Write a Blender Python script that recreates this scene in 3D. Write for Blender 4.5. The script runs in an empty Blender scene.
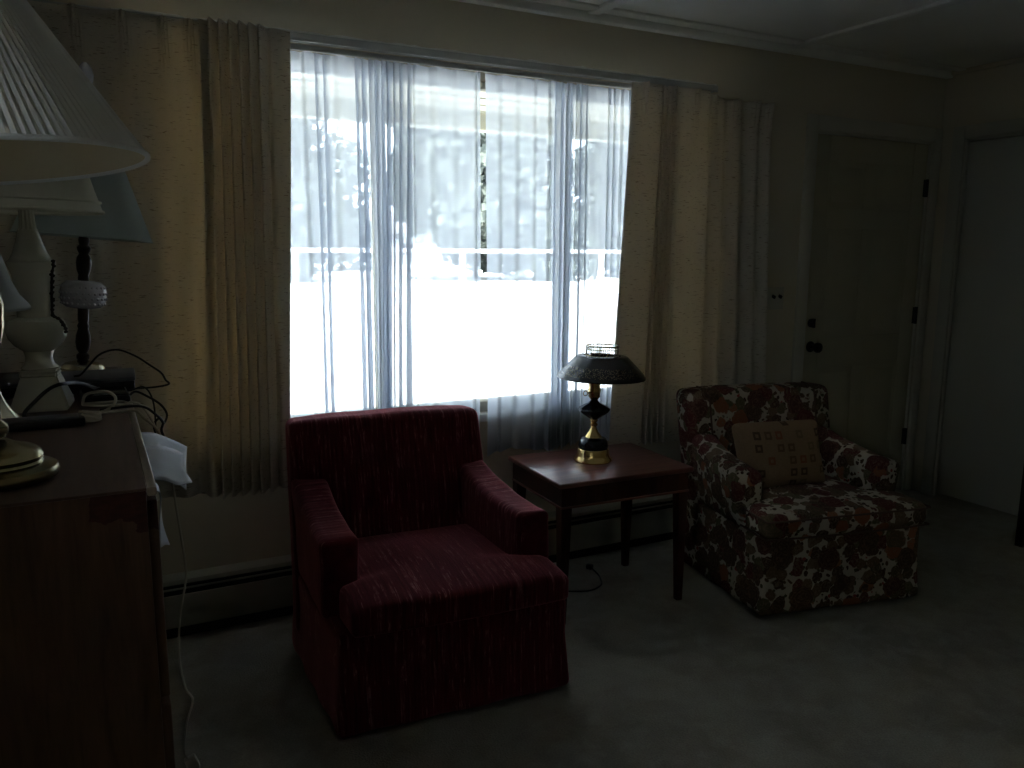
import bpy, bmesh, math, random
from mathutils import Vector, Matrix, noise
random.seed(7)
PI = math.pi
scene = bpy.context.scene
COL = scene.collection

# ------------------------------------------------------------------ helpers
def tag(o, label=None, cat=None, group=None, kind=None):
    if label: o['label'] = label
    if cat: o['category'] = cat
    if group: o['group'] = group
    if kind: o['kind'] = kind
    return o

def obj(name, bm, mat, parent=None, smooth=True, angle=40, label=None):
    me = bpy.data.meshes.new(name)
    bm.normal_update()
    bm.to_mesh(me); bm.free()
    o = bpy.data.objects.new(name, me)
    COL.objects.link(o)
    for m in (mat if isinstance(mat, (list, tuple)) else [mat]):
        me.materials.append(m)
    if smooth:
        for p in me.polygons: p.use_smooth = True
        me.set_sharp_from_angle(angle=math.radians(angle))
    if parent: o.parent = parent
    if label: o['label'] = label
    return o

def thing(name, label, cat, loc=(0, 0, 0), rz=0, group=None):
    o = bpy.data.objects.new(name, None)
    COL.objects.link(o)
    o.empty_display_size = .1
    o.location = loc; o.rotation_euler = (0, 0, rz)
    return tag(o, label, cat, group)

def BM(): return bmesh.new()

def box(bm, x0, x1, y0, y1, z0, z1, bev=0, seg=2):
    vs = [bm.verts.new(p) for p in ((x0,y0,z0),(x1,y0,z0),(x1,y1,z0),(x0,y1,z0),(x0,y0,z1),(x1,y0,z1),(x1,y1,z1),(x0,y1,z1))]
    fs = [bm.faces.new([vs[i] for i in f]) for f in ((0,3,2,1),(4,5,6,7),(0,1,5,4),(1,2,6,5),(2,3,7,6),(3,0,4,7))]
    if bev:
        es = list({e for f in fs for e in f.edges})
        bmesh.ops.bevel(bm, geom=es, offset=bev, segments=seg, profile=.5, affect='EDGES')
    return vs

def mkbox(*a, **k):
    bm = BM(); box(bm, *a, **k); return bm

def lathe(bm, prof, n=48, c=(0, 0, 0), cap=True, wob=None, axis='z'):
    """prof: list of (r, z)"""
    rings = []
    for r, z in prof:
        ring = []
        for i in range(n):
            a = 2*PI*i/n
            rr = r*(wob(a, z) if wob else 1)
            p = (rr*math.cos(a), rr*math.sin(a), z)
            if axis == 'y': p = (p[0], -p[2], p[1])
            ring.append(bm.verts.new((c[0]+p[0], c[1]+p[1], c[2]+p[2])))
        rings.append(ring)
    for a, b in zip(rings, rings[1:]):
        for i in range(n):
            j = (i+1) % n
            bm.faces.new((a[i], a[j], b[j], b[i]))
    if cap:
        bm.faces.new(list(reversed(rings[0]))); bm.faces.new(rings[-1])
    return bm

def mklathe(*a, **k):
    bm = BM(); lathe(bm, *a, **k); return bm

def crom(pts, n=8):
    P = [Vector(p) for p in pts]
    P = [2*P[0]-P[1]] + P + [2*P[-1]-P[-2]]
    out = []
    for i in range(1, len(P)-2):
        for k in range(n):
            t = k/n
            out.append(.5*((2*P[i]) + (P[i+1]-P[i-1])*t + (2*P[i-1]-5*P[i]+4*P[i+1]-P[i+2])*t*t + (3*P[i]-P[i-1]-3*P[i+1]+P[i+2])*t**3))
    out.append(P[-2].copy())
    return out

def tube(bm, pts, r, n=8, smooth=6):
    path = crom(pts, smooth) if smooth else [Vector(p) for p in pts]
    rings = []
    up = Vector((0, 0, 1))
    prev = None
    for i, p in enumerate(path):
        t = (path[min(i+1, len(path)-1)] - path[max(i-1, 0)])
        if t.length < 1e-9: t = Vector((0, 0, 1))
        t.normalize()
        if prev is None:
            u = t.cross(up if abs(t.z) < .9 else Vector((1, 0, 0))).normalized()
        else:
            u = (prev - t*prev.dot(t))
            u = u.normalized() if u.length > 1e-6 else t.orthogonal().normalized()
        prev = u
        v = t.cross(u)
        rings.append([bm.verts.new(p + (u*math.cos(2*PI*k/n) + v*math.sin(2*PI*k/n))*r) for k in range(n)])
    for a, b in zip(rings, rings[1:]):
        for k in range(n):
            j = (k+1) % n
            bm.faces.new((a[k], a[j], b[j], b[k]))
    bm.faces.new(list(reversed(rings[0]))); bm.faces.new(rings[-1])
    return bm

def mktube(*a, **k):
    bm = BM(); tube(bm, *a, **k); return bm

def rbox(bm, x0, x1, y0, y1, z0, z1, r=.03, n=10, f=None):
    """dense rounded box; f(Vector)->Vector deforms each vertex (unit coordinates in u too)"""
    c = Vector(((x0+x1)/2, (y0+y1)/2, (z0+z1)/2)); h = Vector(((x1-x0)/2, (y1-y0)/2, (z1-z0)/2))
    r = min(r, h.x*.99, h.y*.99, h.z*.99)
    def samples(hh):
        s = [-hh + r*(1-math.cos(PI/2*k/4)) for k in range(4)]
        m = hh-r
        s += [-m + 2*m*k/n for k in range(n+1)]
        s += [hh - r*(1-math.cos(PI/2*k/4)) for k in (3, 2, 1, 0)]
        return s
    S = [samples(h[i]) for i in range(3)]
    cache = {}
    def vert(p):
        q = Vector([max(-(h[i]-r), min(h[i]-r, p[i])) for i in range(3)])
        d = p-q
        if d.length > 1e-9: p = q + d.normalized()*r
        k = (round(p.x, 6), round(p.y, 6), round(p.z, 6))
        if k not in cache:
            w = p + c
            if f: w = f(Vector(w), Vector((p.x/h.x, p.y/h.y, p.z/h.z)))
            cache[k] = bm.verts.new(w)
        return cache[k]
    for ax in range(3):
        a, b = (ax+1) % 3, (ax+2) % 3
        for sgn in (-1, 1):
            g = []
            for u in S[a]:
                row = []
                for v in S[b]:
                    p = Vector((0, 0, 0)); p[ax] = sgn*h[ax]; p[a] = u; p[b] = v
                    row.append(vert(p))
                g.append(row)
            for i in range(len(g)-1):
                for j in range(len(g[0])-1):
                    q = [g[i][j], g[i+1][j], g[i+1][j+1], g[i][j+1]]
                    if sgn < 0: q.reverse()
                    qq = []
                    for v in q:
                        if v not in qq: qq.append(v)
                    if len(qq) >= 3:
                        try: bm.faces.new(qq)
                        except ValueError: pass
    return bm

def mkrbox(*a, **k):
    bm = BM(); rbox(bm, *a, **k); return bm

def xform(bm, M):
    bmesh.ops.transform(bm, matrix=M, verts=bm.verts); return bm

# ------------------------------------------------------------------ materials
class NT:
    def __init__(self, name):
        self.m = bpy.data.materials.new(name); self.m.use_nodes = True
        self.t = self.m.node_tree; self.n = self.t.nodes; self.l = self.t.links
        self.b = self.n['Principled BSDF']; self.out = self.n['Material Output']
    def node(self, typ, **kw):
        o = self.n.new(typ)
        for k, v in kw.items():
            if k in ('operation', 'blend_type', 'data_type', 'feature', 'distance', 'wave_type', 'bands_direction', 'noise_dimensions', 'musgrave_type', 'vector_type', 'clamp', 'voronoi_dimensions', 'wave_profile'):
                setattr(o, k, v)
            else:
                o.inputs[k].default_value = v
        return o
    def link(self, a, b): self.l.new(a, b)
    def coord(self, scale=(1, 1, 1), kind='Object', rot=(0, 0, 0), loc=(0, 0, 0)):
        tc = self.n.new('ShaderNodeTexCoord'); mp = self.n.new('ShaderNodeMapping')
        mp.inputs['Scale'].default_value = scale; mp.inputs['Rotation'].default_value = rot; mp.inputs['Location'].default_value = loc
        self.link(tc.outputs[kind], mp.inputs['Vector']); return mp.outputs['Vector']
    def noise(self, vec, scale=5, detail=3, rough=.55, dist=0):
        o = self.n.new('ShaderNodeTexNoise')
        o.inputs['Scale'].default_value = scale; o.inputs['Detail'].default_value = detail
        o.inputs['Roughness'].default_value = rough; o.inputs['Distortion'].default_value = dist
        self.link(vec, o.inputs['Vector']); return o
    def ramp(self, fac, stops, interp='LINEAR'):
        o = self.n.new('ShaderNodeValToRGB'); o.color_ramp.interpolation = interp
        e = o.color_ramp.elements
        while len(e) < len(stops): e.new(.5)
        for i, (p, c) in enumerate(stops):
            e[i].position = p
            e[i].color = (c, c, c, 1) if isinstance(c, (int, float)) else (*c, 1)
        self.link(fac, o.inputs['Fac']); return o.outputs['Color']
    def mix(self, fac, a, b, blend='MIX'):
        o = self.n.new('ShaderNodeMix'); o.data_type = 'RGBA'; o.blend_type = blend
        for s, v in ((o.inputs[0], fac), (o.inputs[6], a), (o.inputs[7], b)):
            if hasattr(v, 'links'): self.link(v, s)
            elif isinstance(v, (int, float)): s.default_value = v if s == o.inputs[0] else (v, v, v, 1)
            else: s.default_value = (*v, 1)
        return o.outputs[2]
    def math(self, op, a, b=0.0, c=None):
        o = self.n.new('ShaderNodeMath'); o.operation = op
        for i, v in enumerate((a, b, c)):
            if v is None: continue
            if hasattr(v, 'links'): self.link(v, o.inputs[i])
            else: o.inputs[i].default_value = v
        return o.outputs[0]
    def bump(self, h, strength=.2, dist=.01):
        o = self.n.new('ShaderNodeBump'); o.inputs['Strength'].default_value = strength; o.inputs['Distance'].default_value = dist
        self.link(h, o.inputs['Height']); self.link(o.outputs['Normal'], self.b.inputs['Normal']); return o.outputs['Normal']
    def set(self, col=None, rough=.6, metal=0, spec=.5, **kw):
        if col is not None:
            if hasattr(col, 'links'): self.link(col, self.b.inputs['Base Color'])
            else: self.b.inputs['Base Color'].default_value = (*col, 1)
        self.b.inputs['Roughness'].default_value = rough; self.b.inputs['Metallic'].default_value = metal
        self.b.inputs['Specular IOR Level'].default_value = spec
        for k, v in kw.items(): self.b.inputs[k].default_value = v
        return self.m

def plain(name, col, rough=.6, metal=0, spec=.5, nz=.12, scale=20):
    t = NT(name)
    v = t.coord()
    n = t.noise(v, scale, 3)
    c = t.mix(n.outputs['Fac'], tuple(x*(1-nz) for x in col), tuple(min(1, x*(1+nz)) for x in col))
    return t.set(c, rough, metal, spec)

def m_paint(name, col, bump=.05, sc=90):
    t = NT(name); v = t.coord()
    n = t.noise(v, 1.3, 4); n2 = t.noise(v, sc, 2)
    c = t.mix(t.ramp(n.outputs['Fac'], [(.3, 0), (.7, 1)]), tuple(x*.93 for x in col), col)
    t.bump(n2.outputs['Fac'], bump, .003)
    return t.set(c, .75, 0, .25)

def m_carpet():
    t = NT('carpet'); v = t.coord()
    a = t.noise(v, 2.2, 5, .6, .6); b = t.noise(v, 160, 2); d = t.noise(v, 11, 4, .6, .4)
    c = t.mix(t.ramp(a.outputs['Fac'], [(.36, 0), (.62, 1)]), (.29, .265, .21), (.42, .39, .32))
    c = t.mix(t.ramp(d.outputs['Fac'], [(.45, 0), (.7, .55)]), c, (.49, .46, .38))
    c = t.mix(t.math('MULTIPLY', b.outputs['Fac'], .7), c, (.13, .12, .10))
    t.bump(b.outputs['Fac'], .7, .008)
    return t.set(c, .95, 0, .05)

def m_wood(name, dark, light, scale=3, stretch=(1, 1, .12), rough=.35, spec=.4, coat=0):
    t = NT(name); v = t.coord(stretch)
    n = t.noise(v, scale*6, 6, .6, 1.2)
    n2 = t.noise(v, scale*28, 3, .6, .3)
    c = t.mix(t.ramp(n.outputs['Fac'], [(.33, 0), (.66, 1)]), dark, light)
    c = t.mix(t.math('MULTIPLY', t.ramp(n2.outputs['Fac'], [(.5, 0), (.75, 1)]), .45), c, tuple(x*.45 for x in dark))
    t.bump(n2.outputs['Fac'], .06, .002)
    return t.set(c, rough, 0, spec, **({'Coat Weight': coat, 'Coat Roughness': .15} if coat else {}))

def m_red(name, stretch):
    """nubby red fabric with paler slub lines; stretch sets the run of the lines"""
    t = NT(name); v = t.coord(stretch)
    w = t.noise(t.coord((1, 1, 1)), 4.5, 3)
    wv = t.n.new('ShaderNodeVectorMath'); wv.operation = 'MULTIPLY_ADD'
    wv.inputs[1].default_value = (1.6, 1.6, 1.6)
    t.link(w.outputs['Color'], wv.inputs[0]); t.link(v, wv.inputs[2])
    n = t.noise(wv.outputs[0], 1.0, 3, .65)
    base = t.mix(t.ramp(n.outputs['Fac'], [(.3, 0), (.55, 1)]), (.044, .0045, .0065), (.108, .013, .018))
    line = t.ramp(n.outputs['Fac'], [(.575, 0), (.605, 1), (.64, .1)])
    dash = t.noise(t.coord((30, 30, 30)), 1, 2)
    lf = t.math('MULTIPLY', line, t.ramp(dash.outputs['Fac'], [(.38, .05), (.62, .7)]))
    c = t.mix(lf, base, (.46, .22, .20))
    fz = t.noise(t.coord(), 420, 2)
    t.bump(t.math('ADD', n.outputs['Fac'], t.math('MULTIPLY', fz.outputs['Fac'], .4)), .5, .004)
    t.set(c, .85, 0, .15)
    t.b.inputs['Sheen Weight'].default_value = .8
    t.b.inputs['Sheen Roughness'].default_value = .4
    t.b.inputs['Sheen Tint'].default_value = (.95, .30, .33, 1)
    return t.m

def m_floral():
    t = NT('floral_fabric')
    v0 = t.coord()
    w = t.noise(v0, 9, 3); w2 = t.noise(v0, 34, 2)
    mv = t.n.new('ShaderNodeVectorMath'); mv.operation = 'MULTIPLY_ADD'; mv.inputs[1].default_value = (.05, .05, .05)
    t.link(w.outputs['Color'], mv.inputs[0]); t.link(v0, mv.inputs[2])
    mv2 = t.n.new('ShaderNodeVectorMath'); mv2.operation = 'MULTIPLY_ADD'; mv2.inputs[1].default_value = (.022, .022, .022)
    t.link(w2.outputs['Color'], mv2.inputs[0]); t.link(mv.outputs[0], mv2.inputs[2])
    vec = mv2.outputs[0]
    def vor(scale, loc):
        mp = t.n.new('ShaderNodeMapping'); mp.inputs['Location'].default_value = loc; t.link(vec, mp.inputs['Vector'])
        o = t.n.new('ShaderNodeTexVoronoi'); o.inputs['Scale'].default_value = scale; o.inputs['Randomness'].default_value = .9
        t.link(mp.outputs[0], o.inputs['Vector']); return o
    leaves = vor(19, (0, 0, 0)); small = vor(40, (3, 1, 2)); roses = vor(10, (1, 2, 5))
    cream = (.43, .37, .29)
    def pick(o, stops):
        s = t.n.new('ShaderNodeSeparateColor'); t.link(o.outputs['Color'], s.inputs[0])
        return t.ramp(s.outputs[0], stops, 'CONSTANT'), s.outputs[1]
    lc, lr = pick(leaves, [(0, (.070, .036, .022)), (.25, (.125, .075, .042)), (.45, (.075, .055, .032)), (.60, (.11, .030, .026)), (.74, (.095, .092, .045)), (.88, (.15, .10, .06)), (.95, (.28, .11, .05))])
    sc, sr = pick(small, [(0, (.06, .032, .018)), (.4, (.10, .055, .028)), (.7, (.075, .07, .032)), (.9, (.26, .05, .04))])
    rc, rr = pick(roses, [(0, (.095, .022, .020)), (.3, (.070, .040, .024)), (.6, (.075, .028, .022)), (.82, (.24, .085, .035)), (.9, (.10, .075, .042))])
    # leaf veins and rose petals as pattern inside each blob
    d_l = leaves.outputs['Distance']; d_s = small.outputs['Distance']; d_r = roses.outputs['Distance']
    vein = t.ramp(t.math('SINE', t.math('MULTIPLY', d_l, 38)), [(.2, 0), (.95, 1)])
    lc = t.mix(t.math('MULTIPLY', vein, .45), lc, (.20, .14, .085))
    sp = t.noise(v0, 75, 3, .6, 1.0)
    spk = t.ramp(sp.outputs['Fac'], [(.54, 0), (.62, .7)])
    lc = t.mix(spk, lc, (.21, .16, .11))
    rc = t.mix(t.math('MULTIPLY', spk, .7), rc, (.22, .12, .08))
    petal = t.ramp(t.math('SINE', t.math('ADD', t.math('MULTIPLY', d_r, 46), t.math('MULTIPLY', w2.outputs['Fac'], 16))), [(.25, 0), (.9, 1)])
    rc = t.mix(t.math('MULTIPLY', petal, .32), rc, (.20, .12, .075))
    c = t.mix(t.ramp(d_s, [(.34, 1), (.39, 0)]), cream, sc)
    c = t.mix(t.ramp(d_l, [(.52, 1), (.56, 0)]), c, lc)
    c = t.mix(t.ramp(d_r, [(.47, 1), (.51, 0)]), c, rc)
    f = t.noise(v0, 500, 2)
    t.bump(f.outputs['Fac'], .3, .002)
    return t.set(c, .85, 0, .15)

def m_pillow():
    t = NT('pillow_fabric'); v = t.coord((1, 0, 1))
    gx = 20.0
    sep = t.n.new('ShaderNodeSeparateXYZ'); t.link(v, sep.inputs[0])
    x = t.math('MULTIPLY', sep.outputs[0], gx); z = t.math('MULTIPLY', sep.outputs[2], gx)
    fx = t.math('ABSOLUTE', t.math('SUBTRACT', t.math('FRACT', x), .5)); fz = t.math('ABSOLUTE', t.math('SUBTRACT', t.math('FRACT', z), .5))
    d = t.math('MAXIMUM', fx, fz)
    sq = t.ramp(d, [(.30, 1), (.33, 0)]); inner = t.ramp(d, [(.12, 1), (.15, 0)])
    cell = t.n.new('ShaderNodeCombineXYZ'); t.link(t.math('FLOOR', x), cell.inputs[0]); t.link(t.math('FLOOR', z), cell.inputs[2])
    wn = t.n.new('ShaderNodeTexWhiteNoise'); wn.noise_dimensions = '3D'; t.link(cell.outputs[0], wn.inputs['Vector'])
    on = t.ramp(wn.outputs['Value'], [(0, 0), (.52, 1)], 'CONSTANT')
    s = t.n.new('ShaderNodeSeparateColor'); t.link(wn.outputs['Color'], s.inputs[0])
    sc = t.ramp(s.outputs[1], [(0, (.055, .030, .018)), (.4, (.12, .07, .035)), (.7, (.22, .07, .03)), (.85, (.15, .11, .06))], 'CONSTANT')
    n = t.noise(t.coord(), 120, 3)
    base = t.mix(n.outputs['Fac'], (.20, .13, .075), (.30, .205, .12))
    c = t.mix(t.math('MULTIPLY', t.math('MULTIPLY', sq, on), .75), base, sc)
    c = t.mix(t.math('MULTIPLY', t.math('MULTIPLY', inner, on), .8), c, (.27, .18, .11))
    t.bump(n.outputs['Fac'], .3, .002)
    return t.set(c, .9, 0, .1)

def m_drape():
    t = NT('slub_linen')
    v = t.coord((38, 38, 260))
    n = t.noise(v, 1, 2, .5)
    v2 = t.coord((130, 130, 400)); n2 = t.noise(v2, 1, 2)
    slub = t.ramp(n.outputs['Fac'], [(.62, 0), (.69, 1)])
    wv = t.mix(n2.outputs['Fac'], (.58, .54, .48), (.72, .675, .60))
    c = t.mix(t.math('MULTIPLY', slub, .65), wv, (.20, .15, .09))
    tc = t.mix(t.math('MULTIPLY', slub, .7), (.64, .53, .34), (.22, .15, .08))
    dif = t.n.new('ShaderNodeBsdfDiffuse'); t.link(c, dif.inputs['Color']); dif.inputs['Roughness'].default_value = .6
    tr = t.n.new('ShaderNodeBsdfTranslucent'); t.link(tc, tr.inputs['Color'])
    ms = t.n.new('ShaderNodeMixShader'); ms.inputs[0].default_value = DRAPE_T
    t.link(dif.outputs[0], ms.inputs[1]); t.link(tr.outputs[0], ms.inputs[2]); t.link(ms.outputs[0], t.out.inputs['Surface'])
    b = t.bump(n2.outputs['Fac'], .2, .002); t.link(b, dif.inputs['Normal'])
    return t.m

def m_sheer():
    t = NT('sheer_voile')
    tp = t.n.new('ShaderNodeBsdfTransparent'); tp.inputs['Color'].default_value = (.97, .98, 1, 1)
    tl = t.n.new('ShaderNodeBsdfTranslucent'); tl.inputs['Color'].default_value = (.47, .515, .585, 1)
    df = t.n.new('ShaderNodeBsdfDiffuse'); df.inputs['Color'].default_value = (.78, .80, .84, 1)
    m1 = t.n.new('ShaderNodeMixShader'); m1.inputs[0].default_value = .24
    t.link(tl.outputs[0], m1.inputs[1]); t.link(df.outputs[0], m1.inputs[2])
    lw = t.n.new('ShaderNodeLayerWeight'); lw.inputs['Blend'].default_value = .5
    nz = t.noise(t.coord((300, 300, 300)), 1, 1)
    wv = t.n.new('ShaderNodeMapRange'); wv.inputs['To Min'].default_value = SHEER_O; wv.inputs['To Max'].default_value = .97
    t.link(t.math('POWER', lw.outputs['Facing'], 2.2), wv.inputs['Value'])
    fac = t.math('ADD', wv.outputs[0], t.math('MULTIPLY', t.math('SUBTRACT', nz.outputs['Fac'], .5), .08))
    m2 = t.n.new('ShaderNodeMixShader'); t.link(fac, m2.inputs[0])
    rf = t.n.new('ShaderNodeBsdfRefraction'); rf.inputs['IOR'].default_value = 1.0; rf.inputs['Roughness'].default_value = .34; rf.inputs['Color'].default_value = (.95, .97, 1, 1)
    m3 = t.n.new('ShaderNodeMixShader'); m3.inputs[0].default_value = .84
    t.link(tp.outputs[0], m3.inputs[1]); t.link(rf.outputs[0], m3.inputs[2])
    t.link(m3.outputs[0], m2.inputs[1]); t.link(m1.outputs[0], m2.inputs[2]); t.link(m2.outputs[0], t.out.inputs['Surface'])
    return t.m

def m_glass():
    t = NT('window_glass')
    tp = t.n.new('ShaderNodeBsdfTransparent'); tp.inputs['Color'].default_value = (.96, .98, .98, 1)
    gl = t.n.new('ShaderNodeBsdfGlossy'); gl.inputs['Roughness'].default_value = .02
    fr = t.n.new('ShaderNodeFresnel'); fr.inputs['IOR'].default_value = 1.35
    ms = t.n.new('ShaderNodeMixShader'); t.link(fr.outputs[0], ms.inputs[0]); t.link(tp.outputs[0], ms.inputs[1]); t.link(gl.outputs[0], ms.inputs[2])
    t.link(ms.outputs[0], t.out.inputs['Surface']); return t.m

def m_clear():
    t = NT('clear_glass')
    tp = t.n.new('ShaderNodeBsdfTransparent'); tp.inputs['Color'].default_value = (.82, .84, .82, 1)
    gl = t.n.new('ShaderNodeBsdfGlossy'); gl.inputs['Roughness'].default_value = .03
    lw = t.n.new('ShaderNodeLayerWeight'); lw.inputs['Blend'].default_value = .35
    ms = t.n.new('ShaderNodeMixShader'); t.link(lw.outputs['Facing'], ms.inputs[0]); t.link(tp.outputs[0], ms.inputs[1]); t.link(gl.outputs[0], ms.inputs[2])
    t.link(ms.outputs[0], t.out.inputs['Surface']); return t.m

def m_shade(name, col, tcol, tfac=.35, pleat=0):
    t = NT(name)
    n = t.noise(t.coord((60, 60, 60)), 1, 2)
    c = t.mix(n.outputs['Fac'], tuple(x*.92 for x in col), col)
    dif = t.n.new('ShaderNodeBsdfDiffuse'); t.link(c, dif.inputs['Color'])
    tr = t.n.new('ShaderNodeBsdfTranslucent'); tr.inputs['Color'].default_value = (*tcol, 1)
    ms = t.n.new('ShaderNodeMixShader'); ms.inputs[0].default_value = tfac
    t.link(dif.outputs[0], ms.inputs[1]); t.link(tr.outputs[0], ms.inputs[2]); t.link(ms.outputs[0], t.out.inputs['Surface'])
    return t.m

def m_tole():
    """black painted metal with a faint band of gold stencil on its slope"""
    t = NT('black_tole')
    v = t.coord((34, 34, 34)); vo = t.n.new('ShaderNodeTexVoronoi'); t.link(v, vo.inputs['Vector'])
    tc = t.n.new('ShaderNodeTexCoord'); sep = t.n.new('ShaderNodeSeparateXYZ'); t.link(tc.outputs['Object'], sep.inputs[0])
    band = t.math('LESS_THAN', t.math('ABSOLUTE', t.math('SUBTRACT', sep.outputs[2], .388)), .018)
    pat = t.ramp(vo.outputs['Distance'], [(.30, 1), (.36, 0)])
    c = t.mix(t.math('MULTIPLY', t.math('MULTIPLY', pat, band), .55), (.010, .011, .014), (.33, .27, .15))
    return t.set(c, .22, 0, .6)

def m_foliage(name, a, b):
    t = NT(name)
    n = t.noise(t.coord(), 3, 4); c = t.mix(n.outputs['Fac'], a, b)
    dif = t.n.new('ShaderNodeBsdfDiffuse'); t.link(c, dif.inputs['Color'])
    tr = t.n.new('ShaderNodeBsdfTranslucent'); t.link(c, tr.inputs['Color'])
    ms = t.n.new('ShaderNodeMixShader'); ms.inputs[0].default_value = .35
    t.link(dif.outputs[0], ms.inputs[1]); t.link(tr.outputs[0], ms.inputs[2]); t.link(ms.outputs[0], t.out.inputs['Surface'])
    return t.m

def m_chest():
    """brown wood-grain veneer, chipped away to darker reddish wood at the top right corner of its end"""
    t = NT('chest_veneer'); v = t.coord((1, 1, .10))
    n = t.noise(v, 26, 6, .6, 1.5); n2 = t.noise(v, 120, 3)
    c = t.mix(t.ramp(n.outputs['Fac'], [(.3, 0), (.7, 1)]), (.075, .036, .020), (.150, .075, .042))
    c = t.mix(t.math('MULTIPLY', t.ramp(n2.outputs['Fac'], [(.5, 0), (.75, 1)]), .4), c, (.03, .013, .008))
    tc = t.n.new('ShaderNodeTexCoord'); sep = t.n.new('ShaderNodeSeparateXYZ'); t.link(tc.outputs['Object'], sep.inputs[0])
    w = t.noise(t.coord((1, 1, 1.4)), 28, 3)
    wob = t.math('MULTIPLY', t.math('SUBTRACT', w.outputs['Fac'], .5), .05)
    inx = t.math('GREATER_THAN', t.math('ADD', sep.outputs[0], t.math('MULTIPLY', wob, .5)), -.020)
    slope = t.math('ADD', t.math('MULTIPLY', sep.outputs[0], .45), wob)
    inz = t.math('GREATER_THAN', t.math('ADD', sep.outputs[2], slope), 1.094)
    iny = t.math('LESS_THAN', sep.outputs[1], .05)
    chip = t.math('MULTIPLY', t.math('MULTIPLY', inx, inz), iny)
    ch = t.noise(t.coord((1, 1, 2)), 60, 3)
    c = t.mix(chip, c, t.mix(ch.outputs['Fac'], (.016, .004, .003), (.105, .028, .018)))
    t.bump(n2.outputs['Fac'], .08, .002)
    return t.set(c, .5, 0, .3)

# tuning values
DRAPE_T = .22
SHEER_O = .66
SUN_E, SKY_S, FILL_E, EXPO = 26.0, 5.6, .7, 0.62

M = {}
M['wall'] = m_paint('wall_paint', (.56, .50, .375))
M['ceil'] = m_paint('ceiling_paint', (.78, .77, .72))
M['trim'] = m_paint('trim_paint', (.48, .46, .38), .02)
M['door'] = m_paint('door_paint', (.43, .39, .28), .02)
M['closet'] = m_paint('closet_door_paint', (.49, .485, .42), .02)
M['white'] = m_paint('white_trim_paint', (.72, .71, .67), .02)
M['carpet'] = m_carpet()
M['drape'] = m_drape(); M['sheer'] = m_sheer(); M['glass'] = m_glass(); M['clear'] = m_clear()
M['red_x'] = m_red('red_fabric', (95, 5, 5)); M['red_y'] = m_red('red_fabric_arm', (5, 95, 5))
M['floral'] = m_floral(); M['pillow'] = m_pillow()
M['floral_pipe'] = plain('floral_piping', (.09, .045, .028), .8)
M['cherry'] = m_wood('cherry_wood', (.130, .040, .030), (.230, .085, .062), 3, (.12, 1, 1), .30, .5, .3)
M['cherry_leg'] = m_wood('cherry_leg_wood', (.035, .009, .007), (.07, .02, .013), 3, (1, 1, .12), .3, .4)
M['chest'] = m_chest()
M['chest_top'] = m_wood('chest_top_wood', (.085, .045, .030), (.14, .080, .055), 2.5, (1, .12, 1), .38, .4)
M['chest_edge'] = plain('worn_edge', (.30, .23, .17), .4, 0, .5, .2, 30)
M['brass'] = plain('polished_brass', (.72, .50, .20), .2, 1, .5, .08)
M['oldbrass'] = plain('antique_brass', (.25, .215, .12), .25, 1, .5, .2)
M['silver'] = plain('tarnished_plate', (.62, .56, .42), .22, 1, .5, .12)
M['black'] = plain('black_plastic', (.012, .012, .013), .4, 0, .4)
M['greyplastic'] = plain('grey_plastic', (.10, .10, .11), .35)
M['blackpaint'] = plain('gloss_black', (.010, .010, .013), .15, 0, .6)
M['tole'] = m_tole()
M['ceramic'] = plain('cream_ceramic', (.58, .56, .47), .25, 0, .5, .05)
M['vine'] = plain('dark_vine', (.05, .035, .025), .5)
M['milk'] = plain('milk_glass', (.60, .59, .66), .22, 0, .6, .03)
M['frost'] = m_shade('frosted_glass', (.66, .68, .68), (.7, .72, .72), .4)
M['darkwood'] = plain('dark_turned_wood', (.028, .014, .009), .3, 0, .5)
M['pleat'] = m_shade('pleated_white_fabric', (.82, .82, .82), (.88, .88, .86), .48)
M['lining'] = m_shade('shade_lining', (.62, .54, .38), (.80, .70, .50), .4)
M['cream'] = m_shade('cream_shade_fabric', (.66, .63, .53), (.74, .70, .56), .4)
M['sage'] = m_shade('grey_green_shade_fabric', (.44, .49, .46), (.50, .55, .50), .34)
M['cord_w'] = plain('beige_cord', (.42, .38, .30), .6)
M['paper'] = plain('paper', (.62, .65, .72), .7, 0, .3, .05)
M['heater'] = m_paint('heater_enamel', (.34, .33, .27), .02)
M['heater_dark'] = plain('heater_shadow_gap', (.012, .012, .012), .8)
M['alu'] = plain('track_metal', (.50, .50, .48), .4, .6)
M['tape'] = plain('white_tape', (.78, .77, .72), .6)
M['iron'] = plain('black_iron', (.012, .011, .010), .4, .3)
M['concrete'] = m_paint('concrete', (.62, .62, .60), .2, 20)
M['soffit'] = m_paint('soffit_paint', (.34, .33, .265), .02)
M['rail'] = m_paint('rail_paint', (.45, .45, .45), .02)
M['siding'] = m_paint('siding', (.34, .37, .40), .05)
M['roof'] = plain('shingles', (.16, .16, .17), .9)
M['bark'] = plain('bark', (.06, .055, .05), .9)
M['leafA'] = m_foliage('leaf_green', (.065, .076, .070), (.145, .165, .145))
M['leafB'] = m_foliage('leaf_grey_green', (.070, .084, .082), (.16, .178, .168))

# ------------------------------------------------------------------ setting
D, XR, XL, YB, HC = 3.118, 4.389, -.50, -1.30, 2.44
T = .14
def struct(name, bm, mat, parent=None, label=None, **k):
    o = obj(name, bm, mat, parent, label=label, **k)
    if not parent: o['kind'] = 'structure'
    return o
struct('floor', mkbox(XL-T, XR+T, YB-T, D+T, -.10, 0), M['carpet'], smooth=False, label='grey beige cut pile carpet floor')
struct('ceiling', mkbox(XL-T, XR+T, YB-T, D+T, HC, HC+.12), M['ceil'], smooth=False, label='dim off white ceiling with board seams')
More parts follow.
